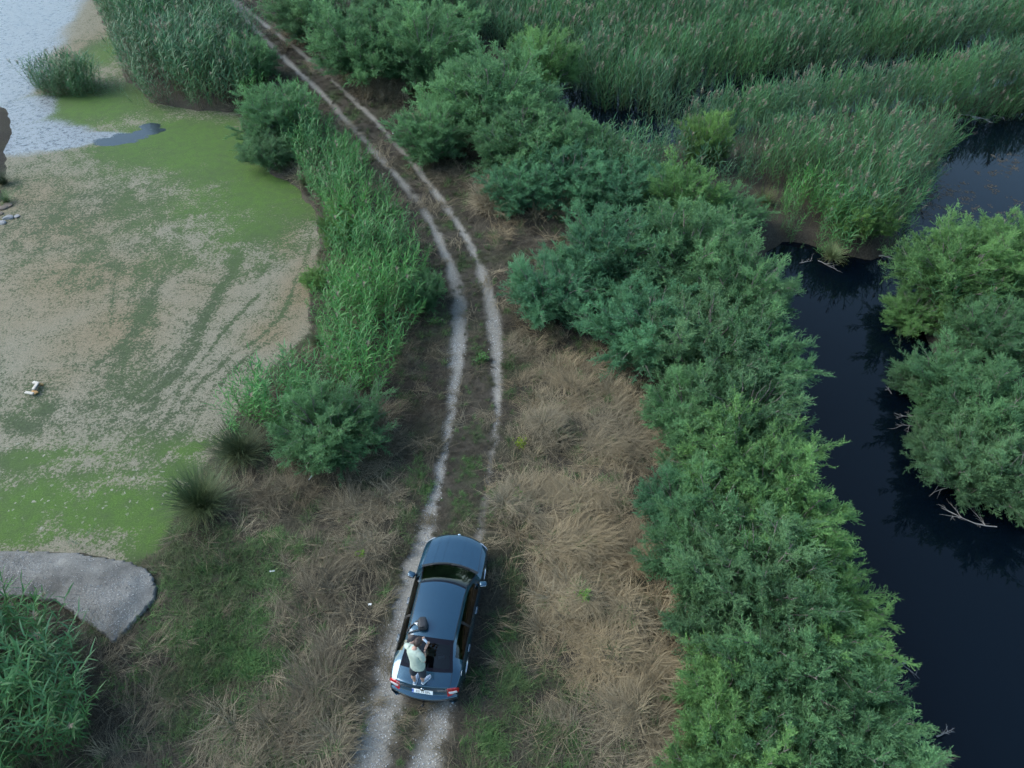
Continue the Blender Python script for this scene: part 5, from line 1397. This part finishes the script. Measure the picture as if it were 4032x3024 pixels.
# hair cap with a ragged nape
mh = MB(); rng_h = np.random.default_rng(3)
def hairshape(q):
    k = 1 + .05 * math.sin(q.x * 9 + q.z * 5) * math.sin(q.y * 8)
    z = q.z
    if q.y > .25: z = max(z, .22 + .3 * (q.y - .25))       # clear of the face
    else: z = max(z, -.62)
    return Vector((q.x * k, q.y * k, z))
ellipsoid(mh, HEAD + UP * .012 - FACE * .008, (.090, .110, .122), 26, 20, hairshape)
hm = mh.mesh('hair', M_HAIR)
for v in hm.vertices:
    v.co += Vector(rng_h.normal(0, .0035, 3))
obj('hair', hm, per)
# clothes: lofted rings
def loft(mb, rings, n=20, cap=False):
    vs = []; fs = []
    for c, rt, w_, d_ in rings:
        c = Vector(c); rt = Vector((rt[0], rt[1], 0)).normalized(); fw = Vector((-rt.y, rt.x, 0))
        for k in range(n):
            a = 2 * math.pi * k / n; ca, sa = math.cos(a), math.sin(a)
            p = 2.4
            vs.append(c + rt * w_ * math.copysign(abs(ca) ** (2 / p), ca) + fw * d_ * math.copysign(abs(sa) ** (2 / p), sa))
    for i in range(len(rings) - 1):
        for k in range(n): fs.append((i * n + k, i * n + (k + 1) % n, (i + 1) * n + (k + 1) % n, (i + 1) * n + k))
    mb.add(vs, fs)
R1, R2, R3 = (.95, -.30), (.90, -.42), (.80, -.60)
ms_ = MB()
loft(ms_, [((.045, .05, .885), R1, .178, .140), ((.045, .05, .93), R1, .180, .138), ((.038, .075, 1.06), R2, .168, .122), ((.022, .11, 1.2), R2, .182, .128), ((.003, .145, 1.32), R3, .198, .132),
           ((-.005, .162, 1.41), R3, .202, .120), ((-.003, .17, 1.465), R3, .178, .098), ((.003, .178, 1.498), R3, .115, .080), ((.010, .184, 1.515), R3, .066, .060), ((.013, .187, 1.512), R3, .054, .050)])
ms_.tube([(.10, .085, 1.43), (.165, .05, 1.435), (.195, .028, 1.34), (.208, .018, 1.27)], [.080, .074, .064, .062], 14, False)
ms_.tube([(-.12, .245, 1.43), (-.172, .272, 1.43), (-.125, .33, 1.34), (-.10, .37, 1.30)], [.080, .074, .064, .062], 14, False)
sm_ = ms_.mesh('shirt', M_SHIRT)
rs = np.random.default_rng(4)
for v in sm_.vertices:
    q = v.co; f_w = .006 * math.sin(q.z * 38 + q.x * 25) + .005 * math.sin(q.z * 21 - q.y * 30)
    c = Vector((.02, .1, q.z)); d = (q - c); d.z = 0
    if d.length > 1e-4: v.co += d.normalized() * f_w
obj('shirt', sm_, per)
mp = MB()
loft(mp, [((.045, .045, .78), R1, .165, .110), ((.043, .045, .86), R1, .172, .128), ((.042, .05, .95), R1, .168, .125)])
mp.tube([(-.035, .048, .86), (-.070, .045, .72), (-.092, .038, .54)], [.098, .102, .094], 16, False)
mp.tube([(.118, .022, .86), (.128, .008, .72), (.136, -.012, .53)], [.098, .102, .094], 16, False)
mp.build('shorts', M_SHORTS, per)
def shoe(heel, toe):
    heel = Vector(heel); toe = Vector(toe); L = (toe - heel); d = L.normalized(); r_ = Vector((d.y, -d.x, 0))
    rt = (r_.x, r_.y)
    def ring(t, w_, z0, z1):
        c = heel + L * t; return [c + r_ * w_ * x + UP * (z0 + (z1 - z0) * zz) for x, zz in ((-1, 0), (-1.04, .4), (-.75, .9), (0, 1), (.75, .9), (1.04, .4), (1, 0))]
    def build(spec, name, mat, parent):
        mb = MB(); rings = [ring(*s) for s in spec]; n = 7
        vs = [p for r0 in rings for p in r0]; fs = [(i * n + k, i * n + k + 1, (i + 1) * n + k + 1, (i + 1) * n + k) for i in range(len(rings) - 1) for k in range(n - 1)]
        fs += [(i * n + 6, i * n, (i + 1) * n, (i + 1) * n + 6) for i in range(len(rings) - 1)]
        fs += [tuple(range(n - 1, -1, -1)), tuple((len(rings) - 1) * n + k for k in range(n))]
        mb.add(vs, fs); return mb.build(name, mat, parent)
    s = build([(-.03, .022, .0, .045), (.02, .038, .0, .05), (.2, .044, .0, .042), (.5, .044, 0, .034), (.75, .052, 0, .032), (.93, .042, 0, .034), (1.02, .018, .004, .03)], 'shoe', M_SOLE, per)
    build([(0, .028, .03, .10), (.1, .036, .03, .11), (.28, .038, .03, .105), (.42, .038, .028, .09), (.65, .044, .025, .066), (.88, .038, .025, .05), (.97, .018, .025, .040)], 'shoe_upper', M_SHOE, s)
shoe((-.108, -.045, .0), (-.062, .225, .0)); shoe((.075, -.025, .0), (.262, .180, .0))
mb = MB(); wr = Vector((.2415, .165, 1.392)); ax = (Vector((.242, .185, 1.42)) - Vector((.228, .005, 1.18))).normalized()
a1 = ax.cross(UP).normalized(); a2 = ax.cross(a1)
mb.tube([wr + (a1 * math.cos(t) + a2 * math.sin(t)) * .031 for t in np.linspace(0, 2 * math.pi, 17)], .009, 6, False); mb.box(wr - FACE * .036 * 0 + a1 * .034, (.014, .034, .034), None, .004)
mb.build('wristwatch', M_BLACK, per)
# the phone is held, so it is a thing of its own
ph = empty('phone', PX + PHC); tag(ph, 'pale blue phone held up by the person on the car', 'phone')
PM = Matrix((PHU, PHV, PHN)).transposed()
mb = MB(); mb.box((0, 0, 0), (.158, .077, .010), PM, .004); mb.build('case', M_PHONE, ph)
mb = MB(); mb.box(PHN * -.0058, (.148, .068, .002), PM); mb.build('screen', M_BLACK, ph, False)
mb = MB()
for k in range(3): mb.lathe([(0, .004), (.008, .003), (.009, 0)], Matrix.Translation(PHN * .005 + PHU * (.052 + (k == 2) * .012) + PHV * (-.012 + .024 * (k % 2) + (k == 2) * .012)) @ PM.to_4x4(), 10)
mb.build('camera_lens', M_BLACK, ph)['kind'] = 'stuff'

# ------------------------------------------------------------------ backpack and gadget on the roof
def car_pt(x, y, z): return Vector((CARX + math.sin(CARH) * x - math.cos(CARH) * y, CARY + math.cos(CARH) * x + math.sin(CARH) * y, z))
def roof_z(x, y):
    best = None
    for s in np.linspace(9.2, 13.0, 60):
        v = NV - 1 - abs(y) / .59 * NTOP
        p = SP_(s, max(v, I4)); d = abs(p.x - x)
        if best is None or d < best[0]: best = (d, p.z)
    return best[1]
M_BAG = simple('bag_nylon', (.012, .013, .017), .6, noise=.3, nscale=25)
bz = roof_z(-.86, .26)
bag = empty('backpack', car_pt(-.86, .26, bz), R(90) - CARH + .25)
tag(bag, 'small black backpack lying on the car roof with a strap over the edge', 'backpack')
def bagshape(mb, c, s, n=14):
    bm = bmesh.new(); bmesh.ops.create_cube(bm, size=1); bmesh.ops.subdivide_edges(bm, edges=bm.edges[:], cuts=4, use_grid_fill=True)
    for v in bm.verts:
        q = v.co * 2; k = (abs(q.x) ** 3.5 + abs(q.y) ** 3.5 + abs(q.z) ** 3.5) ** (1 / 3.5); q = q / max(k, 1e-6) * max(abs(q.x), abs(q.y), abs(q.z))
        taper = 1 - .22 * max(0, q.x); bulge = 1 + .04 * math.sin(q.x * 6 + q.y * 4)
        v.co = Vector((q.x * s[0] / 2, q.y * s[1] / 2 * taper, q.z * s[2] / 2 * bulge * (1 - .15 * q.x)))
    bm.verts.index_update(); mb.add([v.co + Vector(c) for v in bm.verts], [[v.index for v in f.verts] for f in bm.faces]); bm.free()
mb = MB(); bagshape(mb, (0, 0, .095), (.34, .25, .17)); bb = mb.build('main_compartment', M_BAG, bag)
mb = MB(); bagshape(mb, (-.04, 0, .175), (.22, .20, .07)); mb.build('front_pocket', M_BAG, bag)
mb = MB(); mb.tube([(-.13, -.03, .19), (-.15, -.03, .22), (-.15, .03, .22), (-.13, .03, .19)], .008, 5); mb.build('grab_handle', M_BAG, bag)
mb = MB(); mb.tube([(.15 * math.cos(a) * 1.02, .115 * math.sin(a) * 1.04, .135) for a in np.linspace(-2.2, 2.2, 16)], .005, 4, False); mb.build('zip', M_TRIM, bag)
def ribbon(pts, wd, name):
    mb = MB(); n = len(pts); L = []; Rr = []
    P = [Vector(p) for p in smooth_line(pts, 5)]; n = len(P)
    for i, p in enumerate(P):
        d = (P[min(i + 1, n - 1)] - P[max(i - 1, 0)]).normalized(); sd = d.cross(UP)
        sd = Vector((1, 0, 0)) if sd.length < .2 else sd.normalized()
        L.append(p + sd * wd); Rr.append(p - sd * wd)
    vs = L + Rr + [q + Vector((0, 0, .006)) for q in L + Rr]; m = 2 * n
    fs = []
    for i in range(n - 1):
        fs += [(i, i + 1, n + i + 1, n + i), (m + i, m + n + i, m + n + i + 1, m + i + 1), (i, m + i, m + i + 1, i + 1), (n + i, n + i + 1, m + n + i + 1, m + n + i)]
    mb.add(vs, fs); return mb.build(name, M_BAG, bag)
ez = roof_z(-.9, .56) - bz
ribbon([(.10, .10, .10), (.08, .18, .04), (.05, .27, .012 + ez * .7), (-.01, .34, ez + .012), (-.06, .40, ez - .05), (-.11, .44, ez - .14)], .016, 'shoulder_strap')
ribbon([(-.11, .44, ez - .145), (-.15, .42, ez - .11), (-.14, .36, ez - .01), (-.13, .28, ez * .7 + .012), (-.12, .16, .012), (-.12, .06, .03)], .016, 'shoulder_strap')
gd = empty('gadget', car_pt(-.845, .42, roof_z(-.845, .42) + .022), R(90) - CARH - .5)
tag(gd, 'small white gadget with a dark lens beside the backpack on the roof', 'gadget')
mb = MB(); mb.box((0, 0, .018), (.07, .10, .036), None, .008); mb.build('case', M_PLATE, gd)
mb = MB(); mb.lathe([(0, .006), (.014, .005), (.017, 0)], Matrix.Translation((-.01, -.032, .0355)), 12); mb.build('lens', M_BLACK, gd)

# ------------------------------------------------------------------ things lying about
def wood_mat(name, col): return simple(name, col, .8, noise=.25, nscale=18)
M_PLANK = wood_mat('weathered_plank', (.40, .37, .32)); M_WETWOOD = wood_mat('wet_plank', (.30, .17, .06)); M_GREYW = wood_mat('grey_beam', (.10, .10, .11))
fx, fy = G(74, 832, WATER_POND + .1)
fr = empty('broken_wooden_frame', (fx, fy, WATER_POND)); tag(fr, 'broken pale wooden frame of planks half sunk in the pond algae', 'wood')
def plank(a, b, w_, t_, mat, dz=.06):
    a = Vector(G(*a, WATER_POND + dz) + (WATER_POND + dz,)) - Vector((fx, fy, WATER_POND)); b_ = b; b = Vector(G(b_[0], b_[1], WATER_POND + (b_[2] if len(b_) > 2 else dz)) + (WATER_POND + (b_[2] if len(b_) > 2 else dz),)) - Vector((fx, fy, WATER_POND))
    d = b - a; X = d.normalized(); Y = UP.cross(X).normalized(); Z = X.cross(Y)
    mb = MB(); mb.box((a + b) / 2, (d.length, w_, t_), Matrix((X, Y, Z)).transposed(), .006); return mb.build('plank', mat, fr)
plank((71.5, 825.5), (83, 828.5), .11, .05, M_PLANK, .12); plank((82.5, 828.3, ), (93.5, 831.5, .0), .09, .04, M_WETWOOD, .10)
plank((81, 827.5), (71.5, 841.5), .10, .05, M_PLANK, .17); plank((82, 829.5), (73, 842.5), .05, .12, M_GREYW, .09)
plank((54.8, 847.2), (72, 850.5), .10, .05, M_PLANK, .12); plank((71.5, 843.5), (79, 849.5), .14, .04, M_WETWOOD, .10)

# ribbed grey slab at the pond's near edge
def slab():
    xs_ = np.arange(SLAB[:, 0].min() - .1, SLAB[:, 0].max() + .2, .05); ys_ = np.arange(SLAB[:, 1].min() - .1, SLAB[:, 1].max() + .2, .05)
    X, Y = np.meshgrid(xs_, ys_); X = X + (vnoise(X * 40, Y * 40, 5) - .5) * .04; sd_ = poly_sd(SLAB, X, Y) + (fbm(X * 3, Y * 3, 501, 3) - .5) * .14
    Z = .30 - .14 * sstep(-.7, -.02, sd_) + .03 * (fbm(X * 2, Y * 2, 502, 3) - .5)
    ii = np.arange(X.size).reshape(X.shape); F = np.stack([ii[:-1, :-1], ii[:-1, 1:], ii[1:, 1:], ii[1:, :-1]], -1).reshape(-1, 4)
    F = F[(sd_.ravel()[F] < 0).all(1)]
    used = np.unique(F); rm = np.full(X.size, -1); rm[used] = np.arange(len(used)); Vt = np.stack([X.ravel()[used], Y.ravel()[used], Z.ravel()[used]], 1)
    F = rm[F]; n = len(Vt)
    E_ = {}
    for q in F:
        for a, b in zip(q, np.roll(q, -1)):
            if (b, a) in E_: del E_[(b, a)]
            else: E_[(a, b)] = 1
    Vb = Vt.copy(); Vb[:, 2] -= .55
    W_ = np.array([(b, a, a + n, b + n) for a, b in E_])
    m, nn, l, b, o = mat_new('ribbed_concrete')
    tc = nn.new('ShaderNodeTexCoord'); wv = nn.new('ShaderNodeTexWave'); wv.inputs['Scale'].default_value = 7.0; wv.inputs['Distortion'].default_value = 5.0; wv.inputs['Detail Scale'].default_value = .6
    mp_ = nn.new('ShaderNodeMapping'); mp_.inputs['Rotation'].default_value = (0, 0, 1.1); l.new(tc.outputs['Object'], mp_.inputs[0]); l.new(mp_.outputs[0], wv.inputs['Vector'])
    nz = nn.new('ShaderNodeTexNoise'); nz.inputs['Scale'].default_value = 30; nz.inputs['Detail'].default_value = 8; nz.inputs['Roughness'].default_value = .8; l.new(tc.outputs['Object'], nz.inputs['Vector'])
    n2 = nn.new('ShaderNodeTexNoise'); n2.inputs['Scale'].default_value = 1.6; n2.inputs['Detail'].default_value = 4; l.new(tc.outputs['Object'], n2.inputs['Vector'])
    r1 = nn.new('ShaderNodeValToRGB'); l.new(nz.outputs[0], r1.inputs[0]); e = r1.color_ramp.elements
    e[0].position = .3; e[0].color = (.035, .034, .031, 1); e[1].position = .72; e[1].color = (.22, .215, .20, 1)
    r2 = nn.new('ShaderNodeMapRange'); r2.inputs['From Min'].default_value = .3; r2.inputs['From Max'].default_value = .7; r2.inputs['To Min'].default_value = .5; r2.inputs['To Max'].default_value = 1.35; l.new(n2.outputs[0], r2.inputs['Value'])
    sc = nn.new('ShaderNodeVectorMath'); sc.operation = 'SCALE'; l.new(r1.outputs[0], sc.inputs[0]); l.new(r2.outputs[0], sc.inputs['Scale']); l.new(sc.outputs[0], b.inputs['Base Color']); b.inputs['Roughness'].default_value = .8
    b1 = nn.new('ShaderNodeBump'); b1.inputs['Strength'].default_value = .25; b1.inputs['Distance'].default_value = .03; l.new(wv.outputs[0], b1.inputs['Height'])
    b2 = nn.new('ShaderNodeBump'); b2.inputs['Strength'].default_value = .6; b2.inputs['Distance'].default_value = .02; l.new(nz.outputs[0], b2.inputs['Height']); l.new(b1.outputs[0], b2.inputs['Normal']); l.new(b2.outputs[0], b.inputs['Normal'])
    me = np_mesh('concrete_slab', np.vstack([Vt, Vb]), np.vstack([F, W_]), m, True)
    tag(obj('concrete_slab', me), 'weathered grey ribbed concrete slab at the near pond edge', 'slab')
slab()

# rush tufts
def rush(dx, dy, h_, n, lab, tint=(1, 1, 1), seed=0):
    x, y = G(dx, dy); z = float(height(np.array([x]), np.array([y]))[0]); z = max(z, WATER_POND)
    e = empty('rush_tuft', (x, y, z)); tag(e, lab, 'rush', 'dark rush tufts by the pond')
    me = blades_mesh('rush_blades', 700 + seed, n, h_, .85, .30, .007, .0, M_RUSH, 4, .30, h_ * .16)
    o = obj('blades', me, e); o.color = (*tint, 1)
    me = blades_mesh('rush_dead', 720 + seed, n // 4, h_ * .8, .45, .2, .006, .0, M_RUSH, 4, .5, h_ * .18); o = obj('dead_blades', me, e); o.color = (3.2, 2.4, 2.3, 1)
rush(440, 1095, 1.45, 1300, 'big dark spiky rush tuft alone at the algae edge', (1.3, 1.35, 1.1), 1)
rush(522, 985, 1.45, 900, 'dark rush tuft under the near end of the reed hedge', (1.2, 1.2, 1.1), 2)
rush(660, 395, .9, 350, 'greyish rush tuft at the algae edge below the upper hedge', (2.0, 1.8, 1.9), 3)
rush(690, 745, .8, 300, 'low greyish rush tuft at the algae edge beside the reed hedge', (1.9, 1.7, 1.7), 4)
rush(1650, 440, .9, 350, 'brownish rush tuft on the mud bank by the yellowish reeds', (2.6, 1.9, 1.5), 5)
rush(8, 425, .7, 150, 'small green rush at the left edge above the stones', (1.6, 2.0, 1.4), 6)
rush(1800, 545, .8, 420, 'pale bleached tussock hanging over the dark pool', (4.0, 3.6, 3.2), 7)
rush(2, 385, .9, 250, 'blackish tuft on the left edge bank', (.7, .8, .8), 8)

# leafy weeds
M_WEED = leaf_mat('weed_leaf', (.05, .10, .03), (.10, .17, .05), 'OBJECT', .25)
def weed(dx, dy, r_, h_, n, lab, tint, seed, name='weed'):
    x, y = G(dx, dy, h_ * .5); z = float(height(np.array([x]), np.array([y]))[0])
    rg = np.random.default_rng(seed); V_ = []; F_ = []; S_ = []; st = MB()
    for i in range(max(4, n // 14)):
        a = rg.uniform(0, 6.28); t = rg.uniform(.1, .9); tip = Vector((math.cos(a) * r_ * t, math.sin(a) * r_ * t, h_ * rg.uniform(.6, 1)))
        st.tube([(0, 0, 0), tuple(tip * .5 + Vector((0, 0, .03))), tuple(tip)], [.008, .006, .003], 4, False)
        for k in range(14):
            q = tip * rg.uniform(.35, 1.0) + Vector(rg.normal(0, .05, 3)); d = Vector(rg.normal(0, 1, 3)); d.z = abs(d.z) * .4; d.normalize()
            sd_ = d.cross(UP).normalized(); L = rg.uniform(.05, .11); b0 = len(V_)
            V_ += [q, q + d * L * .5 + sd_ * L * .22, q + d * L, q + d * L * .5 - sd_ * L * .22]; F_.append((b0, b0 + 1, b0 + 2, b0 + 3)); S_ += [rg.uniform(0, 1)] * 4
    e = empty(name, (x, y, z)); tag(e, lab, 'plant')
    me = new_mesh('leaves', [tuple(v) for v in V_], F_, M_WEED); set_shade(me, S_); o = obj('leaves', me, e); o.color = (*tint, 1)
    st.build('stem', M_BARK, e)
weed(1128, 958, .30, .45, 120, 'yellow-flowered weed beside the right rut', (1.9, 1.5, .3), 1)
weed(1040, 770, .35, .25, 150, 'leafy green weed growing between the ruts', (.8, 1.1, .9), 2)
weed(1415, 1215, .35, .5, 160, 'dark bramble at the right edge of the straw', (.4, .62, .5), 3, 'bramble')
weed(780, 1200, .18, .3, 60, 'yellow-green weed in the dry grass left of the track', (1.5, 1.5, .5), 4)
weed(1260, 1335 - 30, .25, .3, 60, 'green sprig in the straw right of the car', (1.2, 1.4, .7), 5)
weed(1120, 1075, .25, .3, 60, 'green sprig at the foot of the golden straw tuft', (1.1, 1.2, .6), 6)
weed(940, 690, .5, .5, 150, 'leafy plant under the reed hedge at the bend', (.8, 1.0, .8), 7)

# stones at the left edge
M_ROCK = simple('pale_stone', (.19, .19, .195), .85, noise=.3, nscale=9); M_ROCKB = simple('brown_stone', (.12, .095, .075), .9, noise=.3, nscale=9)
for i, (dx, dy, s, mt, lab) in enumerate([(17, 471, .34, M_ROCK, 'largest pale stone at the left edge of the pond'), (38, 468, .20, M_ROCK, 'pale flat stone right of the largest one'),
        (18, 444, .22, M_ROCKB, 'brown stone at the pond edge under the small rush'), (9, 449, .24, M_ROCKB, 'brown stone nearest the left edge in the stone group'), (6, 482, .18, M_ROCK, 'small grey stone lowest at the left edge'),
        (2, 462, .22, M_ROCKB, 'brown stone half cut by the left edge')]):
    x, y = G(dx, dy, WATER_POND); o = obj('stone', stone_mesh(800 + i, mt, 2)); o.location = (x, y, WATER_POND + .03); o.scale = (s, s, s * .6); o.rotation_euler = (0, 0, i * 1.3)
    tag(o, lab, 'stone', 'stones at the left pond edge')

# dead branches over the channel
def dead_branch(dx, dy, L, az, lab, seed, rise=.35, n=5, droop=.4, z0=WATER_CH + .05, thick=.021):
    rg = np.random.default_rng(seed); x, y = G(dx, dy, z0 + .2); mb = MB()
    def grow(p, d, ln, r_, lev):
        pts = [p.copy()]; q = p.copy(); dd = d.copy()
        for k in range(5):
            dd = (dd + Vector(rg.normal(0, .16, 3)) + Vector((0, 0, -droop * .12))).normalized(); q = q + dd * ln / 5
            if q.z < -.02: q.z = -.02
            pts.append(q.copy())
        mb.tube([tuple(t) for t in pts], [r_ * (1 - .8 * k / 5) for k in range(6)], 5, False)
        if lev > 0:
            for k in range(n if lev == 2 else 3):
                t = rg.uniform(.25, .95); i = int(t * 5); b = pts[i]; nd = (dd + Vector(rg.normal(0, .7, 3))).normalized()
                grow(b, nd, ln * rg.uniform(.3, .55), r_ * .55, lev - 1)
    grow(Vector((0, 0, 0)), Vector((math.cos(az), math.sin(az), rise)).normalized(), L, thick, 2)
    o = mb.build('dead_branch', M_DEAD); o.location = (x, y, z0); tag(o, lab, 'branch', 'dead branches over the channel')
dead_branch(2040, 862, 1.7, 2.9, 'bare grey branch with fine twigs reaching left under the far bank reeds', 1)
dead_branch(2010, 905, 1.3, 3.6, 'pale crossed twigs low over water below the far bank tamarisk', 2, .15)
dead_branch(1955, 828, .7, 1.9, 'short forked white branch standing out of the water', 3, .8, 3)
dead_branch(1930, 842, .35, 2.2, 'tiny pale twig poking out of the dark channel', 4, .6, 2)
dead_branch(2170, 1085, 2.3, 2.8, 'large pale dead branch arching over the dark water at the right', 5, .5, 6)
dead_branch(2160, 1130, 1.7, 3.3, 'lower spiky dead branch at the right edge', 6, .2, 6)
dead_branch(1895, 545, 1.4, -.5, 'pale leaning trunk under the yellow-green tamarisk', 7, .6, 2, 1.2, WATER_CH, .045)
dead_branch(1770, 555, .9, -.3, 'grey sticks at the mouth of the dark pool', 8, .3, 6)
dead_branch(1730, 560, .7, .2, 'thin sticks at the left corner of the dark pool', 9, .2, 5)
dead_branch(2072, 240, 1.8, -.2, 'pale driftwood arching over the blue water at the top right', 10, .5, 8, 1.6, WATER_CH + .3, .035)
dead_branch(2150, 242, .7, -1.2, 'small pale stick under the reed ridge at the right', 11, .1, 2)
dead_branch(1885, 1470, 1.5, .3, 'bundle of bare grey twigs leaning out near the bottom of the row', 12, .1, 9)
dead_branch(2030, 1585, .5, .8, 'single pale stick over the water near the bottom edge', 13, .5, 3)
dead_branch(1985, 890, .8, 3.0, 'thin curved twig above the deep reflection', 14, .2, 3)

# small litter
for i, (dx, dy, sx, sy, lab) in enumerate([(800, 1309, .10, .05, 'white paper scrap in the dry grass left of the car'), (672, 1076 - 40, .18, .025, 'thin pale stick by the rush tuft'), (850, 297 - 5, .12, .08, 'white scrap on the distant track near the hedge'),
        (590, 1122 + 118, .14, .06, 'white scrap in the green grass left of the track')]):
    x, y = G(dx, dy); z = float(height(np.array([x]), np.array([y]))[0]) + .10
    mb = MB(); mb.add([(-sx / 2, -sy / 2, 0), (sx / 2, -sy / 2, .01), (sx / 2 * .8, sy / 2, .025), (-sx / 2, sy / 2 * .8, .01), (-sx / 2, -sy / 2, -.004), (sx / 2, -sy / 2, .006), (sx / 2 * .8, sy / 2, .021), (-sx / 2, sy / 2 * .8, .006)],
        [(0, 1, 2, 3), (7, 6, 5, 4), (0, 4, 5, 1), (1, 5, 6, 2), (2, 6, 7, 3), (3, 7, 4, 0)])
    o = mb.build('litter_scrap', M_PLATE, None, False); o.location = (x, y, z); o.rotation_euler = (0, 0, i * 1.1); tag(o, lab, 'litter')
